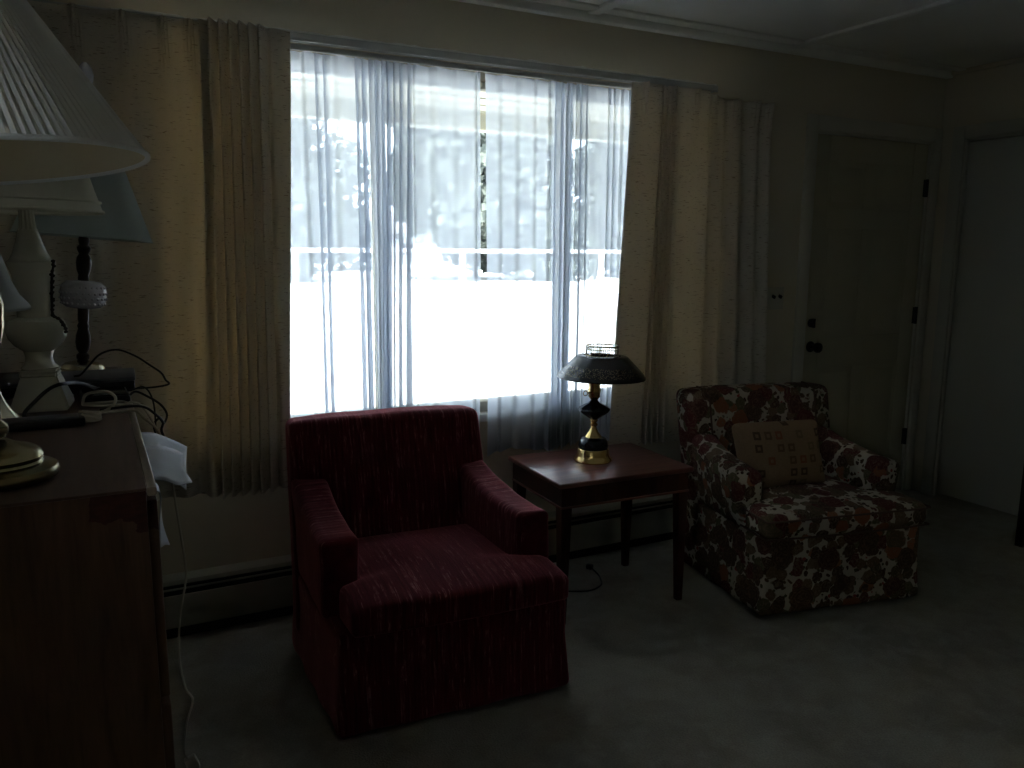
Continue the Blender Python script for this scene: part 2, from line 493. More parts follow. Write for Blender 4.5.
# front wall: window opening x .20..2.68, z .78..2.07 ; door opening 3.404..4.312, z 0..2.055
WX0, WX1, WZ0, WZ1 = .20, 2.68, .735, 2.118
DX0, DX1, DZ = 3.39, 4.318, 2.058
bm = BM()
for b in ((XL-T, WX0, 0, HC), (WX0, WX1, 0, WZ0), (WX0, WX1, WZ1, HC), (WX1, DX0, 0, HC), (DX0, DX1, DZ, HC), (DX1, XR+T, 0, HC)):
    box(bm, b[0], b[1], D, D+T, b[2], b[3])
struct('wall_front', bm, M['wall'], smooth=False, label='dim beige plaster wall around the picture window')
BX0, BX1, BZ0, BZ1 = .46, .82, 1.40, 1.78      # y range and height of the added window in the left wall
bm = BM()
for b in ((YB-T, BX0, 0, HC), (BX0, BX1, 0, BZ0), (BX0, BX1, BZ1, HC), (BX1, D, 0, HC)):
    box(bm, XL-T, XL, b[0], b[1], b[2], b[3])
struct('wall_left', bm, M['wall'], smooth=False, label='beige wall behind the chest')
# right wall with a closet opening y 1.75..2.97
CY0, CY1, CZ = 1.70, 2.965, 2.062
bm = BM()
for b in ((YB-T, CY0, 0, HC), (CY0, CY1, CZ, HC), (CY1, D, 0, HC)):
    box(bm, XR, XR+T, b[0], b[1], b[2], b[3])
struct('wall_right', bm, M['wall'], smooth=False, label='dim beige wall over the flat white door')
# back wall (behind the camera)
struct('wall_back', mkbox(XL-T, XR+T, YB-T, YB, 0, HC), M['wall'], smooth=False, label='beige wall behind the viewer')
# crown strip and ceiling seams
struct('trim_1', mkbox(XL, XR, D-.045, D, HC-.035, HC, bev=.008), M['ceil'], label='narrow crown strip along the window wall')
struct('trim_2', mkbox(XR-.03, XR, YB, D-.045, HC-.025, HC, bev=.006), M['wall'], label='narrow crown strip along the right wall')
struct('trim_3', mkbox(3.13, 3.185, YB, D-.05, HC-.016, HC, bev=.004), M['white'], label='pale ceiling batten near the door')
struct('trim_4', mkbox(1.95, 2.005, YB, D-.05, HC-.016, HC, bev=.004), M['white'], label='pale ceiling batten above the window')
struct('trim_5', mkbox(XL, XR, D-.135, D-.085, HC-.012, HC, bev=.004), M['ceil'], label='pale ceiling batten along the window wall')
bm = BM()
box(bm, XR+T, XR+.75, CY0-.1, CY0-.05, -.1, HC); box(bm, XR+T, XR+.75, CY1+.05, CY1+.1, -.1, HC); box(bm, XR+.75, XR+.80, CY0-.1, CY1+.1, -.1, HC); box(bm, XR+T, XR+.75, CY0-.05, CY1+.05, HC-.05, HC); box(bm, XR+T, XR+.75, CY0-.05, CY1+.05, -.1, 0)
struct('wall_closet_added', bm, M['wall'], smooth=False, label='closet walls added behind the flat white door to block outside light')  # unseen closet box added to stop light leaking in under the door
bm = BM()
box(bm, DX0, DX0+.03, D+.06, D+.10, 0, DZ); box(bm, DX1-.03, DX1, D+.06, D+.10, 0, DZ); box(bm, DX0+.03, DX1-.03, D+.06, D+.10, DZ-.03, DZ); box(bm, DX0+.03, DX1-.03, D+.06, D+.10, -.02, .03)
struct('trim_8', bm, M['trim'], smooth=False, label='door stop added around the entry door against light gaps')  # strips added to close the light gaps round the entry door
# baseboards
struct('baseboard_front', mkbox(3.06, DX0-.075, D-.014, D, 0, .085, bev=.004), M['trim'])
struct('baseboard_corner', mkbox(DX1+.06, XR, D-.014, D, 0, .085, bev=.003), M['trim'])
struct('baseboard_right', mkbox(XR-.014, XR, YB, CY0-.075, 0, .085, bev=.004), M['trim'])
struct('baseboard_left', mkbox(XL, XL+.014, YB, D, 0, .085, bev=.004), M['trim'])

# window: three lights
bm = BM()
for a in ((WX0, WX1, WZ0, WZ0+.045), (WX0, WX1, WZ1-.03, WZ1), (WX0, WX0+.05, WZ0+.045, WZ1-.045), (WX1-.05, WX1, WZ0+.045, WZ1-.045)):
    box(bm, a[0], a[1], D+.02, D+.11, a[2], a[3], bev=.004)
win = struct('window_1', bm, M['trim'], label='three light picture window behind the sheers')
for mx in (1.05, 1.905):
    struct('window_mullion', mkbox(mx-.022, mx+.022, D+.03, D+.10, WZ0+.045, WZ1-.03, bev=.004), M['trim'], win)
for (a, b) in ((WX0+.05, 1.028), (1.072, 1.883), (1.927, WX1-.05)):
    struct('window_pane', mkbox(a, b, D+.062, D+.067, WZ0+.045, WZ1-.03), M['glass'], win, smooth=False)
struct('window_sill', mkbox(WX0-.05, WX1+.05, D-.03, D+.02, WZ0-.035, WZ0, bev=.006), M['white'], win)
# added side window, out of view, lets daylight onto the lamp shades
bm = BM()
for a in ((BX0, BX1, BZ0, BZ0+.05), (BX0, BX1, BZ1-.05, BZ1), (BX0, BX0+.05, BZ0+.05, BZ1-.05), (BX1-.05, BX1, BZ0+.05, BZ1-.05), (BX0+.05, BX1-.05, (BZ0+BZ1)/2-.02, (BZ0+BZ1)/2+.02)):
    box(bm, XL-.10, XL-.03, a[0], a[1], a[2], a[3], bev=.004)
win2 = struct('added_window', bm, M['white'], label='small unseen window added in the left wall to light the lamp shades')
struct('window_pane', mkbox(XL-.066, XL-.062, BX0+.05, BX1-.05, BZ0+.05, BZ1-.05), M['glass'], win2, smooth=False)

# entry door
def casing(bm, x0, x1, z, w=.075):
    box(bm, x0-w, x0, D-.018, D, 0, z+w, bev=.005); box(bm, x1, x1+w*.8, D-.018, D, 0, z+w, bev=.005); box(bm, x0, x1, D-.018, D, z, z+w, bev=.005)
    box(bm, x0-.002, x0+.012, D, D+.10, 0, z); box(bm, x1-.012, x1+.002, D, D+.10, 0, z); box(bm, x0, x1, D, D+.10, z-.012, z+.002)
bm = BM(); casing(bm, DX0, DX1, DZ)
struct('trim_6', bm, M['trim'], label='painted casing around the entry door')
bm = BM()
dx0, dx1, dz0, dz1 = DX0+.014, DX1-.014, .012, DZ-.014
dy = D+.012
box(bm, dx0, dx1, dy+.003, dy+.045, dz0, dz1)
st = .115
xm = (dx0+dx1)/2
rails = [(dz0, .23), (.80, .97), (1.56, 1.67), (dz1-.13, dz1)]
for a, b in rails: box(bm, dx0+st, dx1-st, dy, dy+.014, a, b, bev=.004)
for a, b in ((dx0, dx0+st), (dx1-st, dx1)): box(bm, a, b, dy, dy+.014, dz0, dz1, bev=.004)
for (a, b) in ((.23, .80), (.97, 1.56), (1.67, dz1-.13)):
    box(bm, xm-.05, xm+.05, dy, dy+.014, a, b, bev=.004)
    for (u, v) in ((dx0+st, xm-.05), (xm+.05, dx1-st)):
        box(bm, u+.03, v-.03, dy+.0012, dy+.010, a+.03, b-.03, bev=.004)
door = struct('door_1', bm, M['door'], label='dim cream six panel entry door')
kb = mklathe([(.030, 0), (.030, .006), (.012, .010), (.011, .034), (.024, .040), (.029, .052), (.026, .064), (.014, .070)], 28, (3.462, dy, .925), axis='y')
struct('door_knob', kb, M['iron'], door, label='dark round door knob')
lb = mklathe([(.024, 0), (.024, .008), (.016, .012)], 28, (3.456, dy, 1.055), axis='y')
box(lb, 3.452, 3.460, dy-.03, dy-.01, 1.03, 1.08, bev=.002)
struct('deadbolt', lb, M['iron'], door, label='dark deadbolt thumb turn')
for hz in (1.80, 1.07, .34):
    hb = mklathe([(.0085, -.05), (.0085, .05)], 14, (dx1+.006, dy-.006, hz))
    box(hb, dx1-.018, dx1+.004, dy-.002, dy+.004, hz-.048, hz+.048)
    struct('hinge', hb, M['iron'], door, label='black butt hinge')

# closet style slab door on the right wall
bm = BM()
w = .07
box(bm, XR-.018, XR, CY1, CY1+w, 0, CZ+w, bev=.004); box(bm, XR-.018, XR, CY0-w, CY0, 0, CZ+w, bev=.004); box(bm, XR-.018, XR, CY0, CY1, CZ, CZ+w, bev=.004)
box(bm, XR, XR+.09, CY1-.012, CY1, 0, CZ); box(bm, XR, XR+.09, CY0, CY0+.012, 0, CZ); box(bm, XR, XR+.09, CY0, CY1, CZ-.012, CZ)
struct('trim_7', bm, M['trim'], label='painted casing around the flat white door')
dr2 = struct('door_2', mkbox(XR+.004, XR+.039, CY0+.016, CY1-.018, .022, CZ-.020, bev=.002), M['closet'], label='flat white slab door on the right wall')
for hz in (1.82, .26):
    hb = mklathe([(.007, -.04), (.007, .04)], 12, (XR-.002, CY1-.012, hz))
    struct('hinge', hb, M['trim'], dr2)
kb = mklathe([(.028, 0), (.028, .005), (.011, .01), (.011, .035), (.026, .045), (.026, .06), (.012, .068)], 24)
xform(kb, Matrix.Translation((XR+.004, CY0+.08, .95)) @ Matrix.Rotation(-PI/2, 4, 'Y'))
struct('door_knob', kb, M['brass'], dr2)

# ------------------------------------------------------------------ heater
ht = thing('baseboard_heater', 'long enamelled baseboard heater along the wall below the window', 'heater', (0, D, 0))
HX0, HX1 = XL+.02, 3.05
obj('back_panel', mkbox(HX0, HX1, -.012, -.001, .02, .235, bev=.002), M['heater'], ht)
bm = BM()
# hood: sloped lip on top
pts = [(-.012, .235), (-.060, .228), (-.066, .214), (-.060, .212), (-.056, .222), (-.012, .228)]
va = [bm.verts.new((HX0, y, z)) for y, z in pts]; vb = [bm.verts.new((HX1, y, z)) for y, z in pts]
for i in range(len(pts)):
    j = (i+1) % len(pts); bm.faces.new((va[i], vb[i], vb[j], va[j]))
bm.faces.new(va[::-1]); bm.faces.new(vb)
obj('hood', bm, M['heater'], ht)
obj('front_cover', mkbox(HX0, HX1, -.074, -.066, .050, .176, bev=.003), M['heater'], ht)
obj('damper', mkbox(HX0, HX1, -.066, -.058, .192, .199, bev=.002), M['heater'], ht)
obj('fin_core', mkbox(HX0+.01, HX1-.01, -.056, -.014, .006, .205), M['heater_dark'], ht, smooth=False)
for x in (HX0-.004, HX1-.004):
    obj('end_cap', mkbox(x, x+.012, -.076, -.001, .004, .237, bev=.003), M['heater'], ht)

# ------------------------------------------------------------------ curtains
def cloth(name, topP, botP, mat, z0, z1, nz=40, n=6, parent=None, fn=None, thick=0):
    """sheet between a top and a bottom plan profile (matching control points), fn(p,u,t) adjusts"""
    A = crom([(x, y, 0) for x, y in topP], n); B = crom([(x, y, 0) for x, y in botP], n)
    bm = BM(); rows = []
    for k in range(nz+1):
        t = k/nz
        row = []
        for i, (a, b) in enumerate(zip(A, B)):
            e = t*t*(3-2*t)
            e = .5*(e+t)
            p = a.lerp(b, e); u = i/(len(A)-1)
            p.z = z1 + (z0-z1)*t
            if fn: p = fn(p, u, t)
            row.append(bm.verts.new(p))
        rows.append(row)
    for a, b in zip(rows, rows[1:]):
        for i in range(len(a)-1): bm.faces.new((a[i], a[i+1], b[i+1], b[i]))
    return bm

# left drape: flat pleated stretch, a fold back, then a gathered stack and a flat leading edge
yb = 2.985
tp, bp = [], []
xs = [-.30, -.22, -.14, -.06, .02, .10, .18, .26, .32, .37, .405]
for i, x in enumerate(xs):
    s = .012*(1 if i % 2 else -1)
    tp.append((x, yb+s*.4)); bp.append((-.30+(x+.30)*(.325+.30)/(.405+.30), yb+s*1.3))
tp += [(.412, yb-.006), (.385, yb-.022), (.372, yb-.04)]
bp += [(.335, yb-.006), (.320, yb-.03), (.338, yb-.055)]
for i in range(13):
    u = (i+.5)/13
    s = (1 if i % 2 == 0 else -1)
    v_ = random.uniform(.75, 1.2)
    tp.append((.385+u*.205 + s*.009, yb-.050+s*.030*v_)); bp.append((.350+u*.215 + s*.012, yb-.055+s*.042*v_))
tp += [(.605, yb-.035), (.64, yb-.028), (.668, yb-.020), (.674, yb-.006)]
bp += [(.580, yb-.055), (.603, yb-.045), (.612, yb-.025), (.608, yb-.005)]
pleats = [-.13, .01, .145, .265, .345]
def drape_l(p, u, t):
    if p.x < .40:
        for c in pleats:
            d = p.x - (c if t < .2 else c)
            k = max(0, 1-t/.10)
            if abs(d) < .08:
                p.y -= .040*k**.6*math.exp(-(d/.012)**2)*(.6+.4*math.cos(d*2*PI/.011))
                p.y -= .016*(1-k)*math.exp(-(d/.03)**2)*(1-.5*t)
    p.y += .004*noise.noise(Vector((p.x*6, 3, p.z*1.5)))
    return p
dl = obj('drape', cloth('l', tp, bp, M['drape'], .565, 2.175, 60, 30, fn=drape_l), M['drape'], angle=180)
tag(dl, 'cream slubbed linen drape left of the window, hanging behind the lamps', 'curtain', 'linen drapes flanking the window')
dl.modifiers.new('thickness', 'SOLIDIFY').thickness = .0015

tp = [(2.135, yb+.012), (2.124, yb-.010), (2.16, yb-.022), (2.215, yb-.026), (2.275, yb-.02)]
bp = [(2.075, yb+.012), (2.055, yb-.008), (2.10, yb-.024), (2.165, yb-.030), (2.215, yb-.022)]
for i in range(8):
    u = (i+.5)/8; s = 1 if i % 2 == 0 else -1
    v_ = random.uniform(.8, 1.2)
    tp.append((2.285+u*.085 + s*.013, yb+.0+s*.022*v_)); bp.append((2.235+u*.125 + s*.020, yb-.0+s*.034*v_))
tp += [(2.385, yb-.02), (2.43, yb-.024), (2.49, yb-.012), (2.545, yb-.018)]
bp += [(2.375, yb-.025), (2.43, yb-.032), (2.495, yb-.014), (2.555, yb-.026)]
for i in range(7):
    u = (i+.5)/7; s = 1 if i % 2 == 0 else -1
    tp.append((2.56+u*.36, yb+.012+s*.016)); bp.append((2.58+u*.40, yb+.012+s*.026))
tp += [(2.935, yb), (2.955, yb+.03), (2.95, yb+.10)]
bp += [(3.00, yb), (3.015, yb+.03), (3.00, yb+.10)]
pl2 = [2.18, 2.33, 2.47, 2.60, 2.72, 2.84, 2.93]
def drape_r(p, u, t):
    for c in pl2:
        d = p.x - c - .02*t
        k = max(0, 1-t/.10)
        if abs(d) < .07:
            p.y -= .032*k**.6*math.exp(-(d/.012)**2)*(.6+.4*math.cos(d*2*PI/.011))
    if t < .03 and p.x > 2.58: p.z -= .02*(1-t/.03)*min(1, (p.x-2.58)/.05)
    p.y += .004*noise.noise(Vector((p.x*6, 9, p.z*1.5)))
    return p
drp = obj('drape', cloth('r', tp, bp, M['drape'], .545, 2.150, 60, 30, fn=drape_r), M['drape'], angle=180)
tag(drp, 'cream slubbed linen drape right of the window, behind the floral armchair', 'curtain', 'linen drapes flanking the window')
drp.modifiers.new('thickness', 'SOLIDIFY').thickness = .0015

# sheers: fold density follows the photo
def sheer_profile(x0, x1, dense, step=.030, y=3.045):
    top, bot = [], []
    x = x0; i = 0
    rnd = random.Random(int(x0*100)+5)
    while x < x1:
        dn = any(a-.02 < x < b for a, b in dense)
        s = 1 if i % 2 else -1
        amp = rnd.uniform(.016, .026) if dn else rnd.uniform(.008, .020)
        back = rnd.uniform(.018, .030) if dn else rnd.uniform(.002, .014)
        top.append((x + s*back*.7, y + s*amp*.6))
        bot.append((x + s*back + (.010 if not dn else -.006)*rnd.uniform(-1, 1), y + s*amp*1.15))
        x += (rnd.uniform(.010, .015) if dn else step*rnd.uniform(.7, 1.7)); i += 1
    top.append((x1, y)); bot.append((x1, y))
    return top, bot
def sheer_fn(seed, ytop):
    def f(p, u, t):
        if t < .06: p.y += .004*math.sin(p.x*520)*(1-t/.06)
        p.x += .018*t*noise.noise(Vector((p.x*5, seed, p.z*.8)))
        p.y += .006*t*noise.noise(Vector((p.x*7, seed+4, p.z)))
        if t > .98: p.z += .012*math.sin(p.x*16+seed)
        return p
    return f
tpp, bpp = sheer_profile(.45, 1.434, [(.57, .62), (.76, .80), (.90, 1.14)])
bpp = [(x - (.05 if .99 < x < 1.13 else 0)*.5, y) for x, y in bpp]
s1 = obj('sheer_curtain', cloth('s', tpp, bpp, M['sheer'], .572, 2.132, 40, 5, fn=sheer_fn(1.3, 0)), M['sheer'], angle=180)
tag(s1, 'white sheer curtain over the left half of the window, above the red armchair', 'curtain', 'sheer curtains')
tpp, bpp = sheer_profile(1.462, 2.62, [(1.77, 1.95), (2.02, 2.07), (2.14, 2.18)])
s2 = obj('sheer_curtain', cloth('s', tpp, bpp, M['sheer'], .566, 2.130, 40, 5, fn=sheer_fn(7.7, 0)), M['sheer'], angle=180)
tag(s2, 'white sheer curtain over the right half of the window, behind the black lamp', 'curtain', 'sheer curtains')

# track
trk = thing('curtain_track', 'grey metal traverse track along the top of the window', 'curtain rod', (0, D, 2.165))
bm = BM()
box(bm, -.45, 2.62, -.118, -.110, -.008, .020, bev=.002); box(bm, -.45, 2.62, -.110, -.080, .014, .020); box(bm, -.45, 2.62, -.088, -.080, -.006, .020)
obj('rail', bm, M['alu'], trk)
bm = BM(); box(bm, -.45, 2.62, -.078, -.070, -.030, -.010, bev=.002); obj('sheer_rail', bm, M['alu'], trk)
for x in (-.3, .45, 1.2, 1.95, 2.55):
    obj('bracket', mkbox(x-.012, x+.012, -.11, -.001, .018, .026, bev=.002), M['alu'], trk)
bm = BM()
N = 90
for sgn in (0,):
    prev = None
    for i in range(N+1):
        x = .12 + 2.49*i/N
        h = .026 + .006*noise.noise(Vector((x*13, 0, 0))) + .004*noise.noise(Vector((x*40, 2, 0)))
        ring = [bm.verts.new((x, -.119, .020)), bm.verts.new((x, -.116, max(.022, h))), bm.verts.new((x, -.06, max(.024, h+.002))), bm.verts.new((x, -.06, .020))]
        if prev:
            for k in range(4): bm.faces.new((prev[k], ring[k], ring[(k+1) % 4], prev[(k+1) % 4]))
        else: bm.faces.new(ring)
        prev = ring
    bm.faces.new(prev[::-1])
obj('ragged_tape', bm, M['tape'], trk)

# ------------------------------------------------------------------ armchairs
def armchair(root, P, mats):
    W, dep, sh, ah, bh = P['W'], P['dep'], P['sh'], P['ah'], P['bh']
    hw = W/2; fy = -dep/2
    aw = P['aw']; soft = P['soft']
    mB, mS, mA, mK = mats
    nz = lambda p, a=.003, s=7: noise.noise(p*s)*a
    shear = P.get('shear', 0)
    def sk(g):
        def h(p, u):
            p = g(p, u); p.x += shear*(p.y-fy); return p
        return h
    # base with skirt
    def fb(p, u):
        k = max(0, (.20-p.z)/.20)
        p.x += u.x*(.014*k + .004*math.sin(p.y*34)*k); p.y += (u.y)*(.012*k + .005*math.sin(p.x*30)*k)
        p.x *= 1 - .03*max(0, u.y)
        return p
    bm = mkrbox(-hw+.006, hw-.006, fy+.012, dep/2-.03, .012, sh-.105, r=.022, n=16, f=sk(fb))
    obj('skirted_base', bm, mB, root)
    # seat cushion: T shape = one dense box, pulled in between the arms behind the front
    ay = P['arm_front']
    iw = hw-aw
    def fs(p, u):
        t = 1/(1+math.exp(-(p.y-ay+.004)*140))        # 0 at front, 1 between arms
        lim = (iw-.004)/(hw+.004-P['inset'])
        p.x = p.x*(1-t) + p.x*lim*t
        crown = .020*(1-u.x*u.x)*(1-u.y*u.y)
        if u.z > 0: p.z += crown*1.2 + nz(p, .006, 5)
        p.y -= .014*(1-u.x*u.x)*max(0, -u.y)
        p.z += -.010*max(0, -u.y)**3*max(0, u.z)
        p.x += P.get('cx', 0)*(1-t)
        if u.z > 0: p.z -= P.get('droop', 0)*abs(u.x)**4*max(0, -u.y)**2
        return p
    bm = mkrbox(-hw-.004+P['inset'], hw+.004-P['inset'], fy-.012, .19, sh-.105, sh, r=P['cr'], n=26, f=sk(fs))
    obj('seat_cushion', bm, mS, root)
    # arms
    for s in (-1, 1):
        def fa(p, u, s=s):
            yy = (p.y-ay)/(.27-ay)
            rise = P['rise']*max(0, min(1.25, yy))**2.2
            zt = (p.z-.02)/(ah-.02)
            if zt > .5: p.z += rise*(zt-.5)*2
            p.x += s*(P['flare']*max(0, zt-.45)*(1-max(0, yy)*.8))
            p.x -= s*.02*max(0, yy)
            if P['soft']:
                if zt > .6: p.x += u.x*.012*(1-abs(yy-.3))*(zt-.6)*2
                p.y += .035*max(0, zt-.55)*max(0, -u.y)*-1
            if s > 0: p.x += P.get('rx', 0)*max(0, -u.y*.5+.5)
            p += Vector((nz(p, .004, 9), 0, nz(p+Vector((5, 0, 0)), .004, 8)))
            return p
        x0, x1 = (hw-aw, hw) if s > 0 else (-hw, -hw+aw)
        bm = mkrbox(x0, x1, ay, .285, sh-.12, ah, r=P['ar'], n=12, f=sk(fa))
        obj('arm', bm, mA, root)
    # back
    lean = P['lean']; by0, by1 = .165, .165+P['bt']
    def fk(p, u):
        k = (p.z-.25)/(bh-.25)
        p.y += lean*max(0, k)
        p.x *= 1 + P['bflare']*k - .02*max(0, u.y)
        if u.y < 0: p.y -= .014*(1-u.x**2)*max(0, 1-abs(k-.55)*1.6)
        p.z += (.010*(1-u.x*u.x) - .012*max(0, abs(u.x)-.86)/.14*0)*max(0, u.z)
        p.y += .010*max(0, abs(u.x)-.8)*5*max(0, -u.y)
        p += Vector((0, nz(p, .005, 5), nz(p+Vector((9, 0, 0)), .005, 6)))
        return p
    bm = mkrbox(-hw+.004, hw-.004, by0, by1, .10, bh, r=P['br'], n=18, f=sk(fk))
    obj('backrest', bm, mK, root)
    return hw, fy, ay, lean, by0

red = thing('armchair', 'dark red upholstered armchair with pale slub lines and square arms', 'armchair', (.958, 2.466, 0), math.radians(-4))
armchair(red, dict(rx=.016, droop=.018, shear=-.075, inset=.030, cx=.014, W=.755, dep=.70, sh=.430, ah=.570, bh=.838, aw=.118, arm_front=-.185, rise=.085, flare=.0, lean=.115, bt=.13, bflare=-.055, cr=.018, ar=.022, br=.03, soft=False),
         (M['red_x'], M['red_x'], M['red_y'], M['red_x']))

flo = thing('armchair', 'floral armchair in brown, maroon and cream print beside the door', 'armchair', (2.685, 2.435, 0), math.radians(-12))
hw, fy, ay, lean, by0 = armchair(flo, dict(shear=-.06, inset=0, W=.745, dep=.67, sh=.432, ah=.565, bh=.812, aw=.115, arm_front=-.165, rise=.075, flare=.045, lean=.11, bt=.14, bflare=.02, cr=.035, ar=.045, br=.035, soft=True),
         (M['floral'], M['floral'], M['floral'], M['floral']))
# piping on the floral chair
pp = []
def pipe(name, pts): obj(name, mktube(pts, .0042, 8, 5), M['floral_pipe'], flo)
zc = .432-.012
pipe('cushion_piping', [(-hw-.004, ay+.01, zc-.010), (-hw-.006, fy+.02, zc-.012), (-hw+.02, fy-.010, zc-.014), (-.1, fy-.022, zc-.010), (.1, fy-.022, zc-.010), (hw-.02, fy-.010, zc-.014), (hw+.006, fy+.02, zc-.012), (hw+.004, ay+.01, zc-.010)])
pipe('cushion_piping', [(-hw-.005, ay+.01, .335), (-hw-.006, fy+.02, .335), (-hw+.02, fy-.008, .335), (-.1, fy-.020, .335), (.1, fy-.020, .335), (hw-.02, fy-.008, .335), (hw+.006, fy+.02, .335), (hw+.005, ay+.01, .335)])
def onback(x, z, off=.004):
    k = (z-.25)/(.812-.25)
    y = by0 + lean*k - .014*(1-(x/hw)**2)*max(0, 1-abs(k-.55)*1.6) - off
    return (x*(1+.02*k) - .06*(y-fy), y, z)
pipe('back_piping', [onback(-hw+.105, z) for z in (.50, .58, .66, .74, .785)] + [onback(-hw+.10, .803, -.012), onback(-hw+.10, .818, -.05), onback(-hw+.10, .820, -.09)])
pipe('back_piping', [onback(hw-.105, z) for z in (.56, .62, .68, .74, .785)] + [onback(hw-.10, .803, -.012), onback(hw-.10, .818, -.05), onback(hw-.10, .820, -.09)])
# cushion on it
cu = thing('throw_pillow', 'tan throw pillow patterned with small brown squares on the floral armchair', 'pillow', (2.572, 2.42, .440), math.radians(-13))
def fp(p, u):
    e = max(abs(u.x), abs(u.z))
    k = max(0, 1-abs(u.x)**3.2)*max(0, 1-abs(u.z)**3.2)
    p.y = p.y*(.12+.88*k**.55)
    p.x *= 1-.05*(1-abs(u.z)**2)*abs(u.x)**4 + .02*abs(u.x*u.z)
    p.z = p.z
    return p
bm = mkrbox(-.205, .205, -.065, .065, 0, .285, r=.03, n=20, f=fp)
xform(bm, Matrix.Rotation(math.radians(-20), 4, 'X'))
obj('cover', bm, M['pillow'], cu)

# ------------------------------------------------------------------ end table
TZ = .573
tb = thing('end_table', 'dark cherry wood end table between the two armchairs', 'side table', (1.820, 2.712, 0), math.radians(-2.5))
tw, td = .308, .234
obj('tabletop', mkbox(-tw, tw, -td, td, TZ-.020, TZ, bev=.005, seg=3), M['cherry'], tb)
bm = BM()
o_ = .016
for a in ((-tw+o_, tw-o_, -td+o_, -td+o_+.018), (-tw+o_, tw-o_, td-o_-.018, td-o_), (-tw+o_, -tw+o_+.018, -td+o_+.018, td-o_-.018), (tw-o_-.018, tw-o_, -td+o_+.018, td-o_-.018)):
    box(bm, *a, TZ-.104, TZ-.020)
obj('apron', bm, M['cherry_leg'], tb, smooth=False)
bm = BM()
for a in ((-tw+o_-.004, tw-o_+.004, -td+o_-.004, -td+o_), (-tw+o_-.004, -tw+o_, -td+o_, td-o_), (tw-o_, tw-o_+.004, -td+o_, td-o_)):
    box(bm, *a, TZ-.104, TZ-.095, bev=.0012)
obj('apron_bead', bm, M['cherry'], tb)
for sx in (-1, 1):
    for sy in (-1, 1):
        bm = BM()
        cx, cy = sx*(tw-o_-.022), sy*(td-o_-.022)
        def ring(z, h, dx=0, dy=0): return [bm.verts.new((cx+dx+a*h, cy+dy+b*h, z)) for a, b in ((-1, -1), (1, -1), (1, 1), (-1, 1))]
        R1 = [ring(0, .0135, sx*.006, sy*.006), ring(TZ-.104, .0225), ring(TZ-.022, .0225)]
        for a, b in zip(R1, R1[1:]):
            for k in range(4): bm.faces.new((a[k], a[(k+1) % 4], b[(k+1) % 4], b[k]))
        bm.faces.new(R1[0][::-1]); bm.faces.new(R1[-1])
        bmesh.ops.bevel(bm, geom=[e for e in bm.edges if abs(e.verts[0].co.z-e.verts[1].co.z) > .05], offset=.003, segments=2, affect='EDGES')
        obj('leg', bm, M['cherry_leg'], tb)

# table lamp
tl = thing('table_lamp', 'black and brass table lamp with black metal shade on the end table', 'lamp', (1.807, 2.738, TZ))
obj('base', mklathe([(.076, 0), (.080, .004), (.078, .012), (.071, .020), (.067, .030), (.065, .050), (.062, .054)], 48), M['brass'], tl)
obj('base_band', mklathe([(.060, .052), (.062, .066), (.059, .082), (.050, .096), (.034, .102)], 48), M['blackpaint'], tl)
obj('stem', mklathe([(.036, .100), (.031, .108), (.020, .122), (.013, .138), (.011, .146), (.016, .150), (.016, .157), (.010, .161), (.016, .168), (.016, .174), (.014, .178)], 40), M['brass'], tl)
def flute(a, z): return 1+.03*math.cos(a*8)
obj('font', mklathe([(.016, .176), (.022, .180), (.042, .194), (.060, .208), (.065, .217), (.063, .224), (.044, .235), (.024, .244), (.014, .256)], 64, wob=flute), M['blackpaint'], tl)
obj('burner', mklathe([(.012, .252), (.015, .258), (.024, .270), (.026, .298), (.023, .318), (.027, .330), (.027, .345), (.020, .366)], 40), M['brass'], tl)
bm = BM()
tube(bm, [(-.022, -.008, .290), (-.042, -.014, .290)], .0025, 8, 2)
tube(bm, [(-.042+.010*math.cos(a)-.010, -.014, .290+.010*math.sin(a)) for a in [2*PI*k/12 for k in range(13)]], .0022, 8, 1)
obj('key', bm, M['brass'], tl)
obj('chimney', mklathe([(.022, .364), (.030, .385), (.031, .41), (.026, .45), (.025, .478)], 32, cap=False), M['clear'], tl)
shp = [(.176, .352), (.181, .354), (.182, .358), (.172, .374), (.108, .440), (.100, .445), (.076, .446)]
sh = obj('lamp_shade', mklathe(shp + [(.076, .443), (.099, .442), (.106, .437), (.170, .371), (.176, .352)], 72, cap=False), M['tole'], tl)
sh.location = (.018, -.006, -.006); sh.rotation_euler = (0, math.radians(1.5), 0)
bm = BM()
for z in (.446, .472, .486):
    tube(bm, [(.066*math.cos(2*PI*k/36), .066*math.sin(2*PI*k/36), z) for k in range(37)], .0022 if z < .48 else .003, 6, 1)
for k in range(24):
    a = 2*PI*k/24; tube(bm, [(.066*math.cos(a), .066*math.sin(a), .446), (.066*math.cos(a), .066*math.sin(a), .486)], .0012, 5, 0)
obj('gallery', bm, M['oldbrass'], sh)
bm = BM()
for k in range(3):
    a = 2*PI*k/3+.4; tube(bm, [(.024*math.cos(a), .024*math.sin(a), .352), (.05*math.cos(a), .05*math.sin(a), .42), (.076*math.cos(a), .076*math.sin(a), .444)], .002, 6, 3)
ho = obj('shade_holder', bm, M['brass'], tl); ho.location = (.012, -.004, -.006)

